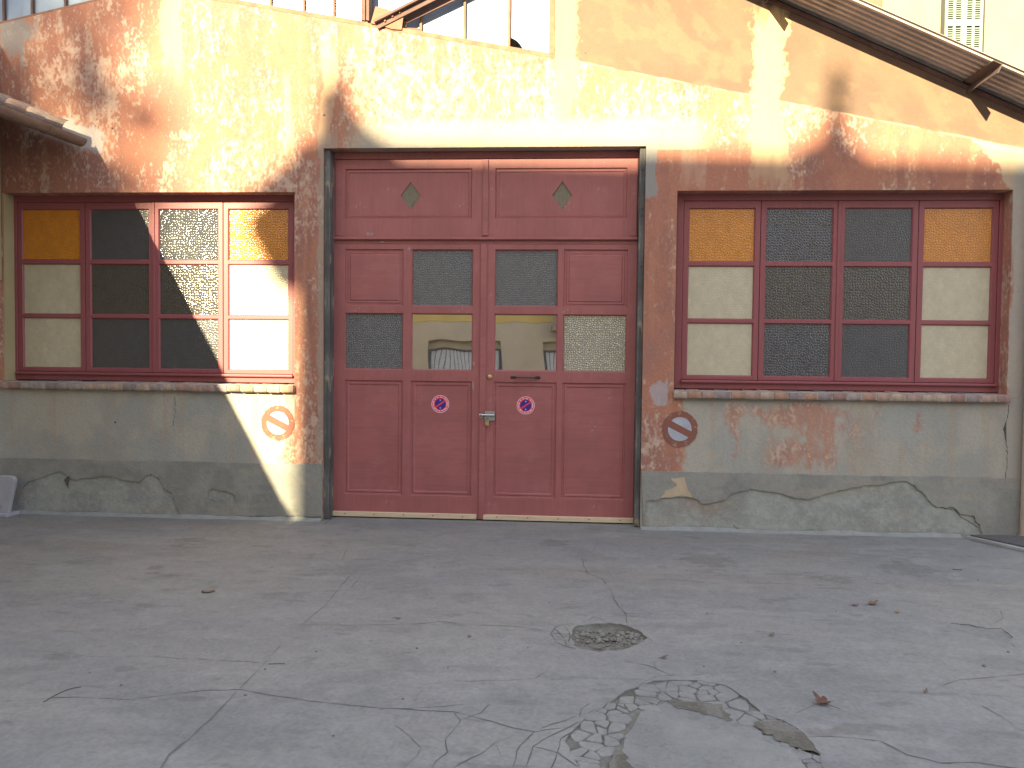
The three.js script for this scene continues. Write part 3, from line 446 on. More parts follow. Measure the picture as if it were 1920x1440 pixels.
// ---- glazing over the wall
{
  const w = part('gable_glazing', shop); w.userData.label = 'sloping strip of pale glass above the wall';
  const barX = [-5.3, -5.036, -4.774, -4.469, -4.16, -3.85, -3.55, -3.24, -2.93, -2.622, -2.33, -2.068, -1.764, -1.31, -0.934, -0.555, -0.184];
  const top = (x) => roofY(x) - 0.12, zg = -0.12;
  const quad = (x0, x1, f0, f1, z0, z1, b = 0.002) => slab([[x0, f0(x0)], [x1, f0(x1)], [x1, f1(x1)], [x0, f1(x0)]], [], z0, z1, b);
  for (let i = 0; i + 1 < barX.length; i++) {
    const a = barX[i] + 0.001, b = barX[i + 1] - 0.001, lo = (x) => gableY(x) + 0.004, mat = M.whitePane[i === 15 ? 3 : i % 3];
    let g;
    if (a < -3.66 && b > -3.66) g = slab([[a, lo(a)], [-3.66, lo(-3.66)], [b, lo(b)], [b, top(b)], [a, top(a)]], [], zg - 0.006, zg);
    else if (i === 15) {   // a quarter-round corner is left open in the last pane
      const s = [[b, lo(b)], [b, top(b)], [a, top(a)]]; const cx = a - 0.01, cy = lo(a), pts = []; for (let k = 0; k <= 14; k++) { const t = Math.PI / 2 - k / 14 * Math.PI / 2; pts.push([cx + 0.142 * Math.cos(t), cy + 0.155 * Math.sin(t) - 0.028 * (k / 14)]); }
      pts[0][0] = a; g = slab([...s, ...pts], [], zg - 0.006, zg);
    } else g = slab([[a, lo(a)], [b, lo(b)], [b, top(b)], [a, top(a)]], [], zg - 0.006, zg);
    mesh('pane', g, mat, w).userData.label = i === 15 ? 'dirty last pane with a rounded corner left open' : 'pale frosted glass pane';
    if (i > 0 && i !== 12) mesh('glazing_bar', quad(barX[i] - 0.010, barX[i] + 0.010, (x) => gableY(x) + 0.01, top, zg - 0.004, zg + 0.028), i < 9 ? M.rustDark : M.rust, w);
  }
  mesh('sill_rail', [quad(-3.659, -0.165, (x) => gableY(x) + 0.001, (x) => gableY(x) + 0.042, -0.30, -0.002), quad(-5.3, -3.661, (x) => gableY(x) + 0.001, (x) => gableY(x) + 0.022, -0.30, -0.004)], M.rust, w);
  mesh('end_post', quad(-0.212, -0.1665, (x) => gableY(x) + 0.043, top, -0.18, -0.004), M.rust, w);
  mesh('post', [quad(-1.80, -1.765, (x) => gableY(x) + 0.043, top, -0.12, 0.012), quad(-1.752, -1.728, (x) => gableY(x) + 0.043, top, -0.12, 0.03)], M.rustDark, w).userData.label = 'steel post of the truss';
  // gusset and the member rising from its foot; dark bars stand in for their shadow
  const G = (x, y) => at(x, y, 0.03), gus = [G(694, 42), G(703, 10), G(722, 14), G(756, 26), G(752, 54), G(735, 53), G(712, 46)];
  mesh('gusset_plate', slab(gus, [], 0.0, 0.012, 0.001), M.rust, w);
  const p0 = at(702, 42, 0.03), p1 = at(905, -60, 0.03);
  mesh('strut_or_shadow_bar', [bar([...p0, 0.03], [...p1, 0.03], 0.022, 0.06), bar([p0[0] + 0.015, p0[1] - 0.03, 0.018], [p1[0] + 0.015, p1[1] - 0.03, 0.018], 0.05, 0.012)], M.rustDark, w);
  const q0 = at(753, 40, -0.05), q1 = at(905, -33, -0.05);
  mesh('strut_or_shadow_bar', [bar([...q0, -0.05], [...q1, -0.05], 0.075, 0.02), bar([...at(757, 36, -0.05), -0.05], [...at(756, 53, -0.05), -0.05], 0.055, 0.02), bar([...at(757, 55, -0.05), -0.06], [...at(787, 56.5, -0.05), -0.06], 0.035, 0.015)], M.rustDark, w);  // added dark bars in the shape of the truss shadow on the glass
  for (const [x, y] of [[722, 39], [736, 30.5], [749, 23]]) mesh('rivet', new THREE.SphereGeometry(0.011, 12, 8).translate(...at(x, y, 0.03), 0.028), M.rust, w);
}
// ---- roof with corrugated overhang
{
  const r = part('roof', shop);
  const wave = (z) => 0.020 * sm(-0.25, 0.25, Math.cos(z / 0.076 * 2 * Math.PI)), N = 12, z0 = -9.2, z1 = 0.46;
  const sheet = (xa, xb) => {
    const P = [], n = Math.round((z1 - z0) / 0.076 * N) + 0, q = (a, b, c, d) => P.push(...a, ...b, ...c, ...a, ...c, ...d);
    for (let i = 0; i < n; i++) {
      const a = z0 + (z1 - z0) * i / n, b = z0 + (z1 - z0) * (i + 1) / n, y = (x, z, t) => roofY(x) + 0.006 + t + wave(z);
      q([xa, y(xa, a, 0), a], [xb, y(xb, a, 0), a], [xb, y(xb, b, 0), b], [xa, y(xa, b, 0), b]);
      q([xa, y(xa, b, 0.003), b], [xb, y(xb, b, 0.003), b], [xb, y(xb, a, 0.003), a], [xa, y(xa, a, 0.003), a]);
      if (i === n - 1) q([xa, y(xa, b, 0), b], [xb, y(xb, b, 0), b], [xb, y(xb, b, 0.003), b], [xa, y(xa, b, 0.003), b]);
    }
    const g = new THREE.BufferGeometry(); g.setAttribute('position', new THREE.Float32BufferAttribute(P, 3)); g.computeVertexNormals(); return metres(toCreasedNormals(g, 0.9));
  };
  M.sheet = std(plain([0.47, 0.40, 0.345], 0.3, 5), 1.5, { roughness: 0.6 });
  mesh('corrugated_sheet', sheet(4.5, -3.66), M.sheet, r); mesh('corrugated_sheet', sheet(-3.66, -6.3), M.sheet, r);
  const ang = Math.atan(0.458);
  mesh('wall_batten', bar([4.3, roofY(4.3) - 0.045, 0.012], [-0.1, roofY(-0.1) - 0.045, 0.012], 0.03, 0.02), M.rustDark, r);
  for (const x of [3.155, 1.545, -0.05]) {
    const y = roofY(x) - 0.012, g = [];
    g.push(new RoundedBoxGeometry(0.075, 0.008, 0.50, 1, 0.002).rotateZ(-ang).translate(x, y, 0.24), new RoundedBoxGeometry(0.008, 0.075, 0.50, 1, 0.002).translate(0.034, -0.035, 0).rotateZ(-ang).translate(x, y, 0.24));
    mesh('bracket', g.map((q) => metres(q)), M.bracket ??= std(plain([0.085, 0.06, 0.055], 0.35, 7), 2.2, { roughness: 0.75 }), r);
  }
}
// ------------------------------------------------------------------ the yard
const polyPx = (list) => list.map(([x, y]) => onGround(x, y));
function rough(poly, n, a) { const o = []; poly.forEach((p, i) => { const q = poly[(i + 1) % poly.length]; for (let k = 0; k < n; k++) o.push([p[0] + (q[0] - p[0]) * k / n + rr(-a, a), p[1] + (q[1] - p[1]) * k / n + rr(-a, a)]); }); return o; }
const inside = (p, poly) => { let c = false; for (let i = 0, j = poly.length - 1; i < poly.length; j = i++) { const a = poly[i], b = poly[j]; if ((a[1] > p[1]) !== (b[1] > p[1]) && p[0] < (b[0] - a[0]) * (p[1] - a[1]) / (b[1] - a[1]) + a[0]) c = !c; } return c; };
const flat = (pts, holes, y) => { const s = shapeOf(pts.map(([x, z]) => [x, -z])); for (const h of holes) s.holes.push(shapeOf(h.map(([x, z]) => [x, -z]))); const g = new THREE.ShapeGeometry(s); g.rotateX(-Math.PI / 2); g.translate(0, y, 0); return g; };
const skirt = (poly, y0, y1) => { const P = []; poly.forEach((a, i) => { const b = poly[(i + 1) % poly.length]; P.push(a[0], y1, a[1], a[0], y0, a[1], b[0], y0, b[1], a[0], y1, a[1], b[0], y0, b[1], b[0], y1, b[1]); }); const g = new THREE.BufferGeometry(); g.setAttribute('position', new THREE.Float32BufferAttribute(P, 3)); g.computeVertexNormals(); return metres(g); };
const onYard = (g) => { const n = g.index ? g.toNonIndexed() : g, p = n.attributes.position, uv = new Float32Array(p.count * 2); for (let i = 0; i < p.count; i++) { uv[2 * i] = (p.getX(i) - GX) / GW; uv[2 * i + 1] = (p.getZ(i) + 0.1) / GD; } n.setAttribute('uv', new THREE.BufferAttribute(uv, 2)); return n; };

const hole1 = rough(polyPx([[1076, 1175], [1110, 1169], [1140, 1168], [1172, 1171], [1195, 1181], [1212, 1193], [1208, 1202], [1190, 1209], [1165, 1219], [1120, 1221], [1086, 1216], [1072, 1200]]), 4, 0.008);
const hole3 = rough(polyPx([[1782, 1168], [1815, 1170], [1850, 1178], [1880, 1178], [1898, 1195], [1890, 1206], [1865, 1200], [1830, 1192], [1800, 1184], [1775, 1178]]), 4, 0.007);
const ring = rough(polyPx([[1090, 1352], [1128, 1327], [1172, 1296], [1225, 1276], [1300, 1274], [1360, 1284], [1400, 1310], [1430, 1338], [1472, 1350], [1507, 1376], [1533, 1406], [1550, 1450], [1558, 1520], [1500, 1600], [1250, 1620], [1120, 1560], [1085, 1440], [1060, 1390]]), 4, 0.006);
const patchEdge = rough(polyPx([[1163, 1400], [1182, 1362], [1205, 1332], [1250, 1313], [1310, 1315], [1352, 1326], [1372, 1345], [1400, 1362], [1445, 1382], [1490, 1402], [1515, 1440], [1520, 1520], [1470, 1580], [1260, 1600], [1150, 1540], [1140, 1450]]), 4, 0.008);
{
  const g = mesh('ground', onYard(flat([[-60, -30], [60, -30], [60, 60], [-60, 60]], [hole1, hole3, ring], 0)), M.yard);
  tag(g, 'grey concrete yard with cracks, patches and a shallow pothole', null, null, 'structure');
  M.soil = std(paint(256, 256, (u, v) => { const a = tiled(u, v, 6, 5), f = tiled(u, v, 40, 3); return [...mul3(mix3([0.115, 0.108, 0.082], [0.165, 0.158, 0.13], sm(0.35, 0.65, a)), 0.75 + 0.5 * f), 0.5 * a + 0.5 * f]; }), 2.2, { bumpScale: 0.008, roughness: 0.97 });
  M.chip = [[0.225, 0.228, 0.205], [0.20, 0.204, 0.185], [0.24, 0.242, 0.215]].map((c) => std(plain(c, 0.22, 6), 3, { bumpScale: 0.003, roughness: 0.92 }));
  mesh('broken_edge', [skirt(hole1, -0.045, 0), skirt(hole3, -0.02, 0), skirt(ring, -0.03, 0)], M.chip[1], g);
  // bowls
  const bowl = (poly, depth) => {
    let x0 = 9, x1 = -9, z0 = 9, z1 = -9; for (const [x, z] of poly) { x0 = Math.min(x0, x); x1 = Math.max(x1, x); z0 = Math.min(z0, z); z1 = Math.max(z1, z); }
    const q = new THREE.PlaneGeometry(x1 - x0 + 0.06, z1 - z0 + 0.06, 50, 40); q.rotateX(-Math.PI / 2); q.translate((x0 + x1) / 2, 0, (z0 + z1) / 2); const p = q.attributes.position;
    for (let i = 0; i < p.count; i++) { const x = p.getX(i), z = p.getZ(i), e = clamp(1 - ((2 * x - x0 - x1) / (x1 - x0)) ** 2 - ((2 * z - z0 - z1) / (z1 - z0)) ** 2); p.setY(i, (depth < 0.01 ? -0.003 : -0.010) - depth * Math.sqrt(e) * (0.5 + 0.9 * fbm(x * 12, z * 12, 3)) + 0.008 * (fbm(x * 50, z * 50, 2) - 0.5)); }
    q.computeVertexNormals(); return metres(q);
  };
  mesh('pothole_bottom', bowl(hole1, 0.020), M.soil, g); mesh('pothole_bottom', bowl(hole3, 0.004), M.chip[1], g);
  mesh('soil', onYard(flat(ring, [], -0.009)), M.soil, g).material = (() => { const m = M.soil.clone(); m.map = M.soil.map.clone(); m.map.repeat.set(14, 8); m.bumpMap = M.soil.bumpMap.clone(); m.bumpMap.repeat.set(14, 8); return m; })();
  // the newer patch of cement, its rim eaten away and dirty at the far side
  T.patch = paint(1024, 1024, (u, v) => { const X = u * 1.6, Z = v * 1.6, a = fbm(X * 4, Z * 5, 5), f = fbm(X * 22, Z * 22, 4), gr = fbm(X * 90, Z * 90, 2); let c = mix3([0.235, 0.238, 0.212], [0.20, 0.204, 0.187], sm(0.35, 0.65, a)); c = mix3(c, [0.155, 0.156, 0.145], 0.7 * sm(0.58, 0.66, f) * sm(0.4, 0.6, a)); return [...mul3(c, 0.9 + 0.2 * f + 0.15 * (gr - 0.5)), 0.5 + 0.5 * (f - 0.5) + 0.4 * (gr - 0.5)]; });
  const pm = std(T.patch, 1 / 1.6, { bumpScale: 0.005, roughness: 0.93 }), pg = metres(flat(patchEdge, [], -0.003)); mesh('cement_patch', [pg, skirt(patchEdge, -0.012, -0.003)], pm, g);
  const dirt = (list, y) => metres(flat(rough(polyPx(list), 5, 0.012), [], y));
  mesh('dirt_film', [dirt([[1245, 1312], [1290, 1313], [1350, 1318], [1366, 1338], [1372, 1352], [1340, 1343], [1305, 1332], [1268, 1325]], -0.001), dirt([[1408, 1352], [1455, 1350], [1490, 1362], [1520, 1390], [1535, 1412], [1505, 1405], [1465, 1390], [1430, 1372]], 0.0012), dirt([[1150, 1400], [1178, 1382], [1170, 1415], [1190, 1440], [1140, 1450]], -0.001)], M.soil, g);
  // broken pieces of the old slab
  const shards = (poly, avoid, step, y, cut, mixf = () => true) => {
    let x0 = 9, x1 = -9, z0 = 9, z1 = -9; for (const [x, z] of poly) { x0 = Math.min(x0, x); x1 = Math.max(x1, x); z0 = Math.min(z0, z); z1 = Math.max(z1, z); }
    const sites = []; for (let z = z0 - 2 * step; z < z1 + 2 * step; z += step) for (let x = x0 - 2 * step; x < x1 + 2 * step; x += step) if (rnd() < 0.86) sites.push([x + rr(-0.4, 1.4) * step, z + rr(-0.4, 1.4) * step]);
    for (const s of sites) {
      if (!inside(s, poly) || (avoid && inside(s, avoid)) || s[1] > 4.35) continue;
      let cell = [[s[0] - 3 * step, s[1] - 3 * step], [s[0] + 3 * step, s[1] - 3 * step], [s[0] + 3 * step, s[1] + 3 * step], [s[0] - 3 * step, s[1] + 3 * step]];
      for (const o of sites) {
        const dx = o[0] - s[0], dz = o[1] - s[1], L = Math.hypot(dx, dz); if (L < 1e-6 || L > 4 * step) continue;
        const gap = cut * (0.2 + 1.9 * hash(Math.round((o[0] + s[0]) * 999), Math.round((o[1] + s[1]) * 999))), nx = dx / L, nz = dz / L, c = nx * s[0] + nz * s[1] + L / 2 - gap, out = [];
        for (let i = 0; i < cell.length; i++) { const a = cell[i], b = cell[(i + 1) % cell.length], da = nx * a[0] + nz * a[1] - c, db = nx * b[0] + nz * b[1] - c; if (da <= 0) out.push(a); if ((da < 0) !== (db < 0)) { const t = da / (da - db); out.push([a[0] + (b[0] - a[0]) * t, a[1] + (b[1] - a[1]) * t]); } }
        cell = out; if (cell.length < 3) break;
      }
      if (cell.length < 3) continue;
      const pts = []; cell.forEach((a, i) => { const b = cell[(i + 1) % cell.length]; for (const t of [0.14, 0.5, 0.86]) pts.push([a[0] + (b[0] - a[0]) * t - s[0] + rr(-1, 1) * step * 0.03, -(a[1] + (b[1] - a[1]) * t - s[1] + rr(-1, 1) * step * 0.03)]); });
      const e = new THREE.ExtrudeGeometry(shapeOf(pts), { depth: 0.014, bevelEnabled: true, bevelThickness: 0.003, bevelSize: 0.003, bevelOffset: -0.003, bevelSegments: 1 }); e.rotateX(-Math.PI / 2);
      const q = onYard(e.translate(s[0], 0, s[1])); q.translate(-s[0], 0, -s[1]); const m = mesh('concrete_fragment', q, M.yard, g); m.position.set(s[0], y - 0.018 + rr(-0.003, 0.001), s[1]); m.rotation.set(rr(-0.02, 0.02), 0, rr(-0.02, 0.02));
    }
  };
  shards(ring, patchEdge, 0.062, -0.001, 0.0022);
  // rubble in the pothole
  const stones = []; for (let i = 0; i < 520; i++) { const p = [rr(0.0, 0.42), rr(2.58, 3.0)]; if (!inside(p, hole1)) continue; const far = p[1] < 2.78, s = 0.003 + (far ? 0.016 : 0.007) * rnd() ** 3; const q = new THREE.IcosahedronGeometry(s, i % 4 ? 0 : 1), v = q.attributes.position; for (let k = 0; k < v.count; k++) { const n = 0.7 + 0.6 * noise(v.getX(k) * 90 + i * 7, v.getZ(k) * 90 + v.getY(k) * 60); v.setXYZ(k, v.getX(k) * n, v.getY(k) * n * 0.6, v.getZ(k) * n * 0.9); } q.computeVertexNormals(); q.rotateY(rr(0, 6)); q.translate(p[0], -0.022 + (far ? 0.003 : -0.004), p[1]); stones.push(metres(toCreasedNormals(q, 0.5))); }
  mesh('rubble', stones, std(plain([0.20, 0.19, 0.16], 0.4, 6), 8, { roughness: 0.95 }), g).userData.kind = 'stuff';
  // cracks filled with dirt
  const crack = (list, w = 0.006, wob = 0.007) => {
    const pts = polyPx(list), P = [], line = []; for (let i = 0; i + 1 < pts.length; i++) { const L = Math.hypot(pts[i + 1][0] - pts[i][0], pts[i + 1][1] - pts[i][1]), n = Math.max(2, Math.round(L / 0.025)); for (let k = 0; k < n; k++) line.push([pts[i][0] + (pts[i + 1][0] - pts[i][0]) * k / n, pts[i][1] + (pts[i + 1][1] - pts[i][1]) * k / n]); } line.push(pts.at(-1));
    const o = rr(0, 99), q = line.map(([x, z], i) => [x + wob * 2 * (fbm(i * 0.4 + o, 1, 3) - 0.5), z + wob * 2 * (fbm(i * 0.4 + o, 5, 3) - 0.5), w * clamp(0.15 + 1.7 * (fbm(i * 0.5 + o, 9, 3) - 0.25))]);
    const edge = q.map((p, i) => { const a = q[Math.max(0, i - 1)], b = q[Math.min(q.length - 1, i + 1)], dx = b[0] - a[0], dz = b[1] - a[1], L = Math.hypot(dx, dz) || 1, h = p[2] / 2 * (i === 0 || i === q.length - 1 ? 0.15 : 1); return [[p[0] - dz / L * h, p[1] + dx / L * h], [p[0] + dz / L * h, p[1] - dx / L * h]]; });
    for (let i = 0; i + 1 < edge.length; i++) { const [a, b] = edge[i], [c, d] = edge[i + 1], y = 0.0012; P.push(a[0], y, a[1], c[0], y, c[1], d[0], y, d[1], a[0], y, a[1], d[0], y, d[1], b[0], y, b[1]); }
    const geo = new THREE.BufferGeometry(); geo.setAttribute('position', new THREE.Float32BufferAttribute(P, 3)); geo.computeVertexNormals(); return metres(geo);
  };
  M.crackDirt = std(plain([0.115, 0.108, 0.092], 0.3, 8), 5, { roughness: 0.97 }); M.jointDirt = std(plain([0.145, 0.137, 0.125], 0.25, 8), 5, { roughness: 0.97 });
  mesh('crack', [
    crack([[0, 1316], [80, 1310], [140, 1308], [250, 1312], [330, 1300], [400, 1294], [450, 1294], [520, 1305], [590, 1316], [680, 1325], [760, 1330], [850, 1335], [920, 1352], [960, 1364], [1000, 1372], [1085, 1362]], 0.008),
    crack([[563, 1172], [700, 1172], [780, 1170], [830, 1165], [880, 1172], [960, 1174], [1030, 1183], [1072, 1196]], 0.005),
    crack([[80, 1228], [200, 1232], [260, 1230], [340, 1235], [450, 1240], [495, 1243]], 0.004), crack([[500, 1064], [560, 1060], [630, 1059], [655, 1070]], 0.004), crack([[655, 1020], [640, 1052]], 0.004),
    crack([[1090, 1045], [1100, 1075], [1130, 1085], [1146, 1110], [1154, 1130], [1172, 1150], [1176, 1170]], 0.010), crack([[1095, 1147], [1140, 1150], [1230, 1152]], 0.005), crack([[1140, 1168], [1115, 1155], [1100, 1165]], 0.005),
    crack([[1765, 1285], [1800, 1275], [1860, 1270], [1925, 1263]], 0.006), crack([[1840, 1323], [1880, 1345], [1905, 1365], [1925, 1372]], 0.008), crack([[1650, 1390], [1700, 1415], [1760, 1430], [1830, 1430], [1925, 1443]], 0.012), crack([[1510, 1380], [1580, 1382], [1650, 1390]], 0.005),
    crack([[850, 1335], [865, 1350], [835, 1385], [838, 1410], [815, 1430], [803, 1446]], 0.007), crack([[870, 1347], [903, 1337], [917, 1320]], 0.006), crack([[875, 1320], [840, 1325], [705, 1330]], 0.004), crack([[740, 1358], [765, 1378], [790, 1405]], 0.004),
    crack([[960, 1382], [928, 1392], [905, 1412], [880, 1422], [850, 1440]], 0.007), crack([[925, 1388], [935, 1405], [942, 1420]], 0.007), crack([[790, 1405], [760, 1440]], 0.005), crack([[1000, 1372], [975, 1398], [960, 1440]], 0.007), crack([[1090, 1352], [1060, 1368], [1030, 1380], [1000, 1400], [985, 1440]], 0.008), crack([[1086, 1440], [1045, 1412], [1000, 1400]], 0.008), crack([[1045, 1412], [1050, 1385], [1085, 1365]], 0.007), crack([[1030, 1445], [1045, 1412]], 0.007), crack([[1085, 1345], [1088, 1330], [1110, 1318]], 0.005),
    crack([[1012, 1366], [1075, 1345], [1128, 1328]], 0.006), crack([[1170, 1240], [1215, 1248], [1262, 1268]], 0.006), crack([[1222, 1237], [1232, 1256]], 0.004), crack([[1195, 1286], [1230, 1268], [1325, 1264]], 0.005), crack([[1490, 1338], [1530, 1320], [1605, 1308]], 0.004), crack([[1212, 1194], [1228, 1204]], 0.014), crack([[775, 1318], [800, 1282], [850, 1277], [950, 1276], [1005, 1272], [1025, 1258]], 0.003), crack([[1757, 1177], [1775, 1176]], 0.006), crack([[1862, 1170], [1880, 1160], [1875, 1145]], 0.005), crack([[1895, 1205], [1915, 1222]], 0.005), crack([[608, 983], [622, 972]], 0.012),
  ], M.crackDirt, g).userData.label = 'dirt-filled cracks';
  mesh('joint', [crack([[655, 1080], [610, 1135], [563, 1174]], 0.011, 0.004), crack([[530, 1205], [495, 1245], [445, 1296]], 0.007, 0.004), crack([[445, 1296], [395, 1348], [352, 1388], [318, 1414], [298, 1445]], 0.016, 0.006), crack([[675, 1085], [640, 1118]], 0.010, 0.004)], M.jointDirt, g);
  const small = polyPx([[1034, 1190], [1040, 1175], [1074, 1170], [1078, 1215], [1060, 1212], [1040, 1202]]);
  const rim = []; for (const [x, y] of [[1040, 1183, ], [1056, 1176], [1068, 1180], [1046, 1195], [1060, 1192], [1070, 1196], [1066, 1206], [1055, 1203]]) rim.push([x, y]);
  mesh('crack', [crack([[1034, 1190], [1050, 1187], [1074, 1190]], 0.008, 0.01), crack([[1040, 1178], [1052, 1190], [1062, 1210]], 0.008, 0.01), crack([[1055, 1172], [1068, 1185], [1066, 1205]], 0.008, 0.01), crack([[1034, 1190], [1042, 1203], [1060, 1212], [1082, 1217]], 0.009, 0.01), crack([[1034, 1190], [1040, 1177], [1058, 1171], [1082, 1169]], 0.008, 0.01), crack([[1046, 1198], [1072, 1204]], 0.007, 0.01)], M.crackDirt, g).userData.label = 'fine cracks beside the pothole';
  for (const m of rim.slice(0, 0)) small.push(m);
}
// ---- litter
{
  const leafG = (s, n, curl) => {   // a lobed leaf, folded along its rib
    const pts = []; for (let i = 0; i < 40; i++) { const t = i / 40 * 6.2832, r = s * (0.55 + 0.45 * Math.abs(Math.cos(t * n / 2)) ** 1.5) * (0.75 + 0.25 * Math.cos(t)); pts.push([Math.cos(t) * r, Math.sin(t) * r * 0.75]); }
    const g = new THREE.ExtrudeGeometry(shapeOf(pts), { depth: 0.0012, bevelEnabled: false, steps: 1 }); const p = g.attributes.position; g.rotateX(-Math.PI / 2);
    for (let i = 0; i < p.count; i++) { const x = p.getX(i), z = p.getZ(i); p.setY(i, p.getY(i) + curl * (Math.abs(z) * 0.9 + 3.5 * x * x / s * 0.35) + 0.25 * curl * s * noise(x / s * 3 + 5, z / s * 3)); } g.computeVertexNormals(); return metres(g);
  };
  const leafMat = (c) => std(plain(c, 0.35, 6), 12, { roughness: 0.8 });
  const leaf = (px, py, s, c, ry, curl, label) => { const [x, z] = onGround(px, py), o = thing('fallen_leaf', label, 'leaf', [x, 0.003, z], ry, 'dry leaves on the yard'); mesh('blade', leafG(s, 5, curl), leafMat(c), o); mesh('stalk', new THREE.TubeGeometry(new THREE.CatmullRomCurve3([new THREE.Vector3(0, 0.002 + s * 0.05, 0), new THREE.Vector3(-s * 0.7, s * 0.2 * curl + 0.002, s * 0.05), new THREE.Vector3(-s * 1.3, 0.004, s * 0.25)]), 10, 0.0012, 6), leafMat([0.16, 0.08, 0.05]), o); };
  leaf(1544, 1322, 0.055, [0.12, 0.055, 0.035], 2.2, 0.5, 'large curled red-brown leaf right of the round cement patch');
  leaf(1634, 1134, 0.045, [0.20, 0.115, 0.06], 0.4, 0.35, 'flat orange-brown leaf lying far right of the pothole');
  leaf(1602, 1136, 0.028, [0.16, 0.12, 0.09], 0.1, 0.2, 'small dark brown leaf just left of the orange-brown leaf');
  leaf(1682, 1149, 0.022, [0.27, 0.21, 0.12], 1.2, 0.5, 'small yellow-brown leaf right of the orange-brown leaf');
  leaf(1244, 1235, 0.022, [0.13, 0.10, 0.08], 0.2, 0.5, 'small dark leaf between pothole and cracked ring');
  leaf(1446, 1193, 0.020, [0.15, 0.14, 0.09], 0.6, 0.6, 'small olive leaf midway between pothole and right-hand hollow');
  leaf(1735, 1299, 0.018, [0.15, 0.12, 0.10], 0.9, 0.5, 'small brown leaf near the right edge crack');
  leaf(745, 1160, 0.020, [0.28, 0.16, 0.08], 0.0, 0.15, 'thin light orange leaf left of the pothole');
  const stick = (list, r, c, label) => { const p = list.map(([x, y]) => { const q = onGround(x, y); return new THREE.Vector3(q[0], r, q[1]); }), m = p[0].clone().add(p.at(-1)).multiplyScalar(0.5); m.y = 0; const o = mesh('twig', metres(new THREE.TubeGeometry(new THREE.CatmullRomCurve3(p.map((q) => q.clone().sub(m))), 24, r, 7)), leafMat(c)); o.position.copy(m); tag(o, label, 'twig'); };
  stick([[379, 1111], [390, 1112], [402, 1109]], 0.008, [0.19, 0.145, 0.09], 'short thick brown twig on the left of the yard');
  stick([[82, 1317], [110, 1301], [130, 1293], [152, 1288]], 0.0022, [0.12, 0.10, 0.08], 'long thin dark twig at the lower left');
  stick([[503, 1245.5], [520, 1245], [534, 1245]], 0.002, [0.14, 0.12, 0.10], 'thin straight twig beside the concrete joint');
  stick([[1786, 1068], [1796, 1069], [1804, 1069]], 0.003, [0.10, 0.09, 0.08], 'thin dark twig in front of the right window');
  // pebbles: one shape, copied
  let first; const spots = [[880, 1194, 9], [782, 1216, 6], [593, 1222, 5], [497, 1255, 5], [460, 1304, 6], [510, 1064, 5], [1453, 1260, 7], [1845, 1249, 8], [1834, 1088, 6], [815, 1064, 4], [1172, 1073, 4], [1097, 1052, 4], [1568, 1146, 4], [168, 1262, 4], [227, 1285, 5], [625, 1380, 5], [755, 1311, 5], [840, 1253, 4], [1320, 1250, 4], [990, 1215, 4], [1390, 1205, 4], [1030, 1130, 4], [1326, 1150, 5], [1890, 1223, 6]];
  for (const [px, py, s] of spots) {
    const [x, z] = onGround(px, py); let o;
    if (!first) { const q = new THREE.IcosahedronGeometry(1, 3), v = q.attributes.position; for (let k = 0; k < v.count; k++) { const n = 0.75 + 0.5 * fbm(v.getX(k) * 1.3 + 3 + v.getY(k), v.getZ(k) * 1.3 + 7, 3); v.setXYZ(k, v.getX(k) * n, v.getY(k) * n * 0.55, v.getZ(k) * n * 0.8); } q.computeVertexNormals(); o = first = mesh('pebble', metres(q), std(plain([0.16, 0.15, 0.135], 0.3, 4), 0.4)); }
    else { o = first.clone(); o.name = numbered('pebble'); scene.add(o); }
    const r = s * 0.0012; o.position.set(x, r * 0.35, z); o.scale.setScalar(r); o.rotation.y = rr(0, 6);
    tag(o, 'tiny dark pebble lying loose on the concrete yard', 'pebble', 'loose pebbles on the yard');
  }
}
// ---- white tapered block, right end of the yard
{
  const b = thing('tapered_block', 'white tapered block with rounded top corners on a thin base, at far left', 'block', [-5.02, 0, 0.17]);
  const wm = std(plain([0.40, 0.40, 0.43], 0.1, 5), 2, { roughness: 0.6 });
  const s = new THREE.Shape(); s.moveTo(-0.19, 0.03); s.lineTo(0.175, 0.03); s.lineTo(0.238, 0.30); s.quadraticCurveTo(0.243, 0.35, 0.19, 0.352); s.lineTo(-0.2, 0.352); s.quadraticCurveTo(-0.255, 0.35, -0.25, 0.30); s.closePath();
  const hole = new THREE.Path(); hole.absellipse(0.105, 0.075, 0.005, 0.013, 0, 6.283); s.holes.push(hole);
  const g = new THREE.ExtrudeGeometry(s, { depth: 0.03, bevelEnabled: true, bevelThickness: 0.006, bevelSize: 0.006, bevelOffset: -0.006, bevelSegments: 3, curveSegments: 10 }); mesh('slab', metres(g.translate(0, 0, -0.02)), wm, b);
  mesh('base', box(-0.21, 0.205, 0.0, 0.032, -0.1, 0.07, 0.006), wm, b);
  mesh('back_rib', box(-0.02, 0.02, 0.03, 0.3, -0.09, -0.026, 0.006), wm, b);
}
{
  const t = thing('door_step', 'low pale stone step at the right edge below the wall', 'step', [3.9, 0, 0.0]);
  mesh('stone', slab([[-0.69, -0.10], [0.6, -0.08], [0.6, -0.75], [-0.42, -0.62]].map(([x, z]) => [x, z]), [], 0, 0.026, 0.005).rotateX(-Math.PI / 2), std(plain([0.34, 0.335, 0.32], 0.2, 5), 2, { bumpScale: 0.003 }), t);
  const m = mesh('doormat', metres(slab([[-0.66, -0.11], [0.58, -0.10], [0.58, -0.70], [-0.40, -0.555]], [], 0, 0.012, 0.003).rotateX(-Math.PI / 2)), std(plain([0.105, 0.095, 0.09], 0.45, 12), 5, { bumpScale: 0.008, roughness: 0.98 })); m.position.set(3.9, 0.0265, 0); tag(m, 'dark fibre doormat lying on the pale stone step at the right edge', 'doormat');
}
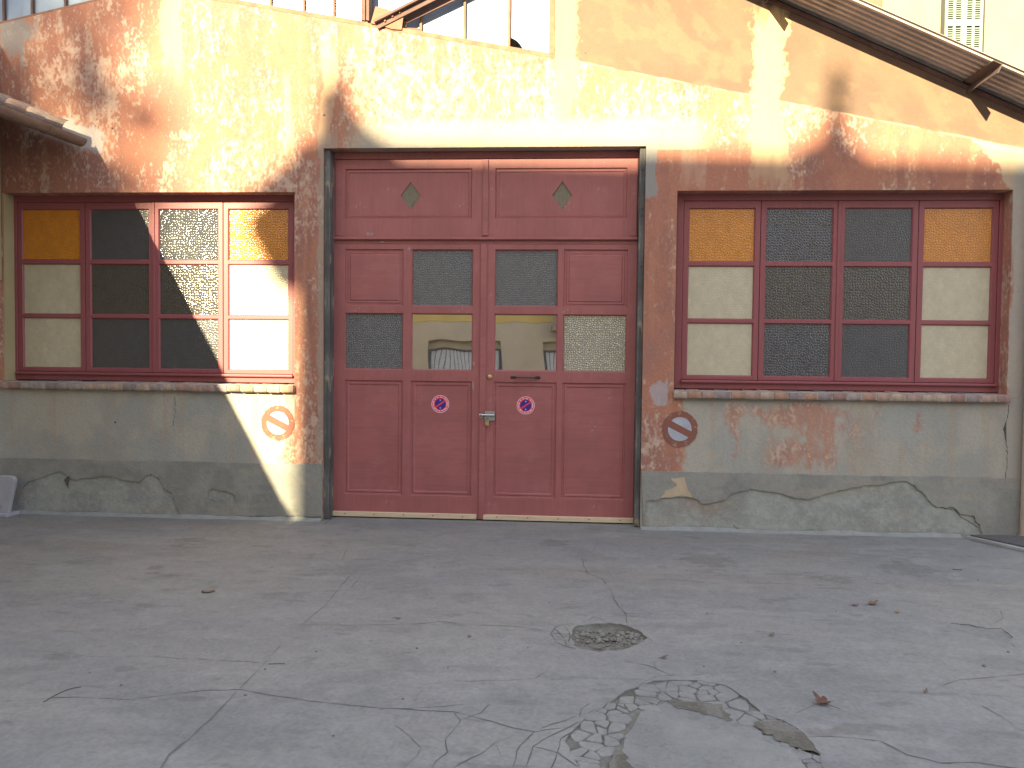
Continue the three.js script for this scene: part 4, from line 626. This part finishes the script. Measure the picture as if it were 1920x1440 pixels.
{
  const p = thing('downpipe', 'pale pinkish downpipe running down the wall at the right edge', 'downpipe', [3.70, 0, 0.05]);
  const m = std(plain([0.46, 0.36, 0.27], 0.15, 5), 2, { roughness: 0.7 }), m2 = std(plain([0.30, 0.30, 0.28], 0.2, 5), 2, { roughness: 0.7 });
  mesh('lower_pipe', new THREE.CylinderGeometry(0.045, 0.045, 2.26, 24).translate(0, 1.15, 0), m, p); mesh('upper_pipe', new THREE.CylinderGeometry(0.04, 0.04, 1.22, 24).translate(0, 2.87, 0), m2, p);
  mesh('collar', [2.27, 2.62, 3.18].map((y) => new THREE.CylinderGeometry(0.052, 0.052, 0.06, 24).translate(0, y, 0)), m2, p); mesh('shoe', new THREE.CylinderGeometry(0.055, 0.05, 0.03, 24).translate(0, 0.02, 0), m, p);
}
// ------------------------------------------------------------------ the neighbour on the left
{
  const n = thing('neighbour_house', 'yellow plastered house at the left edge with an overhanging eave and gutter', 'house', [-5.0, 0, 0.012], Math.atan(-0.08));
  mesh('wall', [metres(new THREE.BoxGeometry(0.3, 2.05, 17.6).translate(-0.17, 1.02 + 0.001, 9.15)), metres(new THREE.BoxGeometry(0.3, 2.05, 18).translate(-0.152, 3.08, 9)), metres(new THREE.BoxGeometry(6, 4, 0.3).translate(-3.2, 2, 17.9))], M.yellow, n);
  const tileM = [[0.26, 0.17, 0.125], [0.22, 0.155, 0.12], [0.29, 0.21, 0.16]].map((c) => std(plain(c, 0.3, 5), 3, { roughness: 0.85 }));
  const r = mesh('roof', metres(new THREE.BoxGeometry(6.2, 0.05, 18.3).translate(-3.1, 0, 9.15).rotateZ(-0.30).translate(0.74, 3.27, 0)), std(plain([0.12, 0.10, 0.085], 0.3, 5), 2), n);
  // roof tiles along the eave
  const tg = new THREE.CylinderGeometry(0.085, 0.075, 0.42, 14, 1, true, -Math.PI / 2, Math.PI).rotateZ(Math.PI / 2); const ring2 = tileM;
  for (let i = 0; i < 84; i++) { const t = mesh('roof_tile', tg, ring2[Math.floor(rnd() * 3)], n); t.position.set(0.545, 3.375, 0.12 + i * 0.215); t.rotation.z = -0.30; }
  const gm = std(plain([0.15, 0.12, 0.098], 0.35, 5), 2, { roughness: 0.7 });
  const pr = []; for (let i = 0; i <= 14; i++) { const a = Math.PI * i / 14; pr.push([-0.062 * Math.cos(a), -0.062 * Math.sin(a)]); } for (let i = 14; i >= 0; i--) { const a = Math.PI * i / 14; pr.push([-0.058 * Math.cos(a), -0.058 * Math.sin(a)]); }
  for (let i = 0; i < 23; i++) { const L = i ? 0.80 : 0.42, z = i ? 0.43 + (i - 1) * 0.81 : 0.0, g = new THREE.ExtrudeGeometry(shapeOf(pr), { depth: L, bevelEnabled: false }); mesh('gutter', metres(g.translate(0.772, 3.262 + (i % 2) * 0.002, z)), gm, n); }
  const cl = pr.map(([x, y]) => [x * 1.08, y * 1.08]); mesh('gutter_collar', [...Array(22).keys()].map((i) => metres(new THREE.ExtrudeGeometry(shapeOf(cl), { depth: 0.03, bevelEnabled: false }).translate(0.772, 3.263, 0.415 + i * 0.81))), gm, n);
}
// ------------------------------------------------------------------ the house behind on the right
{
  const h = thing('yellow_house', 'tall yellow house with pale green louvred shutters rising behind the roof', 'house', [0, 0, -12]);
  const ym = std(plain([0.36, 0.32, 0.18], 0.08), 0.4, { roughness: 0.95 });
  const [xg] = at(1655, 20, -12); mesh('wall', metres(new THREE.BoxGeometry(16, 16, 8).translate(xg + 8, 8, -4)), ym, h);
  const [sx0, sy0] = at(1767, 102, -12), [sx1] = at(1838, 100, -12), sm_ = std(plain([0.27, 0.33, 0.27], 0.12), 2, { roughness: 0.7 }), H = 1.9, W = (sx1 - sx0) / 2;
  mesh('window', metres(new THREE.BoxGeometry(sx1 - sx0 + 0.12, H + 0.1, 0.04).translate((sx0 + sx1) / 2, sy0 + H / 2, 0.01)), M.darkBoard, h);
  for (const k of [0, 1]) {
    const x0 = sx0 + k * W + 0.004, x1 = x0 + W - 0.008, L = [], holes = [[0.09, 0.58], [0.70, 1.22], [1.34, 1.82]];
    const s = mesh('shutter', slab(rect(x0, x1, sy0, sy0 + H), holes.flatMap(([a, b]) => [rect(x0 + 0.055, (x0 + x1) / 2 - 0.025, sy0 + a, sy0 + b), rect((x0 + x1) / 2 + 0.025, x1 - 0.055, sy0 + a, sy0 + b)]), 0.04, 0.085, 0.002), sm_, h);
    for (const [a, b] of holes) for (const [p, q] of [[x0 + 0.055, (x0 + x1) / 2 - 0.025], [(x0 + x1) / 2 + 0.025, x1 - 0.055]]) for (let y = a + 0.02; y < b; y += 0.047) L.push(metres(new THREE.BoxGeometry(q - p, 0.034, 0.008).rotateX(-0.75).translate((p + q) / 2, sy0 + y, 0.06)));
    mesh('louvres', L, sm_, s).userData.kind = 'stuff';
  }
  mesh('roof', metres(new THREE.BoxGeometry(17, 0.3, 9).translate(xg + 8, 16.16, -4)), M.rust, h);
  const g = thing('added_shade_block', 'added grey block standing in for shade on the yellow house beside the roof', 'house', [0, 0, -15]);
  const a = at(1500, -60, -15), b = at(1722, -6, -15), c = at(1640, 60, -15);
  mesh('wall', slab([[a[0], 0], [b[0] + 1.5, 0], [b[0] + 1.5, a[1]], [a[0], a[1]]], [], -6, 0), std(plain([0.13, 0.125, 0.12], 0.1), 0.4, { roughness: 0.95 }), g);  // added block; its dark grey stands in for shade on the yellow facade
  mesh('roof', metres(new THREE.BoxGeometry(b[0] + 2 - a[0], 0.25, 6.4).translate((a[0] + b[0] + 1.5) / 2, a[1] + 0.13, -3)), M.rust, g);
}
// ------------------------------------------------------------------ behind the camera: the house opposite and a taller block, whose shadows fall on the workshop
{
  const X0 = -9.31, Z0 = 21.3, SK = 0.08;
  const h = thing('opposite_house', 'beige and yellow house opposite, mirrored in the clear door panes', 'house', [X0, 0, Z0], -Math.atan(SK));
  const occ = (xs) => { let x = xs - SUNX * Z0; for (let k = 0; k < 8; k++) x = xs - SUNX * (Z0 + SK * (x - X0)); return (x - X0) * Math.hypot(1, SK); };   // along the facade, from the place of its shadow
  const W = 24, top = 12.87, doors = [[at(803, 640, -21.8)[0], at(938, 640, -21.8)[0]], [at(1021, 640, -21.8)[0], at(1021, 640, -21.8)[0] + 2.5], [at(803, 640, -21.8)[0] - 4.1, at(803, 640, -21.8)[0] - 1.6]].map(([a, b]) => [a - X0, b - X0]), dh = 1.93;
  const lower = [[0, 0]]; for (const [a, b] of [...doors].sort((p, q) => p[0] - q[0])) lower.push([a, 0], [a, dh], [b, dh], [b, 0]); lower.push([W, 0], [W, 2.58], [0, 2.58]);
  mesh('ground_floor', slab(lower, [], 0, 0.4), std(plain([0.54, 0.46, 0.34], 0.1), 0.3, { roughness: 0.95 }), h);
  mesh('upper_wall', metres(new THREE.BoxGeometry(W, top - 2.58 - 0.02, 9).translate(W / 2, (top + 2.58) / 2, 4.53)), std(plain([0.62, 0.46, 0.17], 0.1), 0.3, { roughness: 0.95 }), h);
  mesh('back_wall', metres(new THREE.BoxGeometry(W, 2.58, 8).translate(W / 2, 1.29, 5.0)), M.darkBoard, h);
  const wd = std(plain([0.60, 0.60, 0.63], 0.06), 1, { roughness: 0.6 }), gf = std(plain([0.16, 0.17, 0.19], 0.1), 1);
  for (const [a, b] of doors) {
    const g = new THREE.Group(); g.name = 'garage_door'; h.add(g);
    mesh('frame', [metres(new THREE.BoxGeometry(0.1, dh - 0.3, 0.1).translate(a + 0.06, (dh - 0.3) / 2, 0.25)), metres(new THREE.BoxGeometry(0.1, dh - 0.3, 0.1).translate(b - 0.06, (dh - 0.3) / 2, 0.25)), metres(new THREE.BoxGeometry(b - a - 0.22, 0.05, 0.1).translate((a + b) / 2, dh - 0.32, 0.25))], gf, g);
    mesh('lintel', metres(new THREE.BoxGeometry(b - a - 0.002, 0.29, 0.1).translate((a + b) / 2, dh - 0.147, 0.22)), std(plain([0.44, 0.37, 0.28], 0.1), 0.5), g);
    const n = 16, w = (b - a - 0.22) / n; for (let i = 0; i < n; i++) mesh('board', metres(new THREE.BoxGeometry(w - 0.02, dh - 0.36, 0.03).translate(a + 0.11 + (i + 0.5) * w, (dh - 0.36) / 2, 0.26)), wd, g);
    mesh('vent', [0, 1, 2].map((k) => new THREE.BoxGeometry(0.06, 0.09, 0.02).translate(a + 0.77 * (b - a) - 0.2 + k * 0.11, dh - 0.12, 0.165)), M.iron, g);
  }
  const bx = at(1035, 612, -21.8)[0] - X0; mesh('balcony', [metres(new THREE.BoxGeometry(1.6, 0.16, 0.7).translate(bx + 0.75, 2.36, -0.352)), metres(new THREE.BoxGeometry(0.25, 0.3, 0.5).translate(bx + 0.22, 2.6, -0.26)), metres(new THREE.BoxGeometry(1.5, 0.9, 0.06).translate(bx + 0.75, 2.9, -0.66))], std(plain([0.34, 0.25, 0.19], 0.2), 1), h);
  for (const y of [4.3, 7.3, 10.2]) for (let x = 2.2; x < W - 1; x += 3.4) { const w = new THREE.Group(); w.name = 'window'; h.add(w); mesh('shutter', [metres(new THREE.BoxGeometry(0.5, 1.5, 0.05).translate(x, y + 0.75, -0.026)), metres(new THREE.BoxGeometry(0.5, 1.5, 0.05).translate(x + 0.52, y + 0.75, -0.026))], wd, w); mesh('sill', metres(new THREE.BoxGeometry(1.2, 0.08, 0.14).translate(x + 0.26, y - 0.05, -0.071)), wd, w); }
  mesh('roof', metres(new THREE.BoxGeometry(W, 0.16, 9.2).translate(W / 2, 0, 4.6).rotateX(-0.12).translate(0, top - 0.10, 0.02)), M.rust, h);
  // hipped end with its wide eave, and two ridge ornaments
  const e0 = occ(-2.20), e1 = occ(-2.92); mesh('eave', slab([[e0, top + 0.02], [e1, 12.30], [e1, 12.14], [occ(-2.30), 11.95], [e0, 12.3]], [], 0.0, 1.1), M.rust, h);
  const slim = metres(new THREE.LatheGeometry([[0.32, -0.06], [0.25, 0], [0.17, 0.06], [0.12, 0.14], [0.088, 0.26], [0.068, 0.40], [0.060, 0.56], [0.045, 0.68], [0, 0.75]].map((p) => new THREE.Vector2(...p)), 24));
  mesh('finial', slim, M.rust, h).position.set(occ(2.13), top, 0.03);
  const stack = [[-2.19, 3.10], [-2.19, 3.63], [-2.13, 3.69], [-1.96, 3.71], [-1.90, 3.60], [-1.81, 3.44], [-1.70, 3.33], [-1.54, 3.24], [-1.54, 3.10]].reverse().map(([x, y]) => [occ(x), top + y - 3.245]);
  mesh('chimney', slab(stack, [], 0.0, 0.30, 0.01), M.rust, h); mesh('chimney_pot', metres(new THREE.CylinderGeometry(0.05, 0.075, 0.2, 16).translate(occ(-1.99), top + 0.545, 0.15)), M.rust, h);
}
{
  const bark = std(plain([0.12, 0.10, 0.08], 0.35, 8), 1), leafM = std(plain([0.10, 0.12, 0.045], 0.3, 6), 1, { roughness: 0.8 });
  const quad = new THREE.PlaneGeometry(0.30, 0.30, 2, 1); { const p = quad.attributes.position; for (let k = 0; k < p.count; k++) p.setZ(k, 0.09 * Math.abs(p.getX(k))); quad.computeVertexNormals(); }
  for (const [xs, z, hh, label] of [[-5.35, 44, 33, 'tall columnar poplar behind the house opposite, the nearer of two'], [-8.6, 47, 31, 'tall columnar poplar behind the house opposite, the farther of two']]) {
    const t = thing('poplar_tree', label, 'tree', [xs - SUNX * z, 0, z]);
    mesh('trunk', [metres(new THREE.CylinderGeometry(0.06, 0.34, hh * 0.92, 12).translate(0, hh * 0.46, 0)), ...Array.from({ length: 26 }, (_, k) => { const y = 4 + k * (hh - 8) / 26, a = k * 2.4, r = 1.25; return bar([0, y, 0], [Math.cos(a) * r, y + 2.6, Math.sin(a) * r], 0.07, 0.07); })], bark, t);
    const n = 4600, m = new THREE.InstancedMesh(quad, leafM, n), o = new THREE.Object3D();
    for (let k = 0; k < n; k++) { const y = 3 + (hh - 3) * rnd(), w = 1.8 * Math.pow(Math.sin(Math.PI * clamp((y - 2) / (hh - 1.2), 0.04, 0.97)), 0.45), a = rr(0, 6.283), r = w * Math.sqrt(rnd()) * (0.85 + 0.3 * fbm(y * 0.9, a, 2)); o.position.set(Math.cos(a) * r, y, Math.sin(a) * r); o.rotation.set(rr(0, 6), rr(0, 6), rr(0, 6)); o.scale.setScalar(rr(0.7, 1.3)); o.updateMatrix(); m.setMatrixAt(k, o.matrix); }
    m.name = 'crown'; m.castShadow = m.receiveShadow = true; m.userData.kind = 'stuff'; t.add(m);
  }
}
renderer.render(scene, camera);
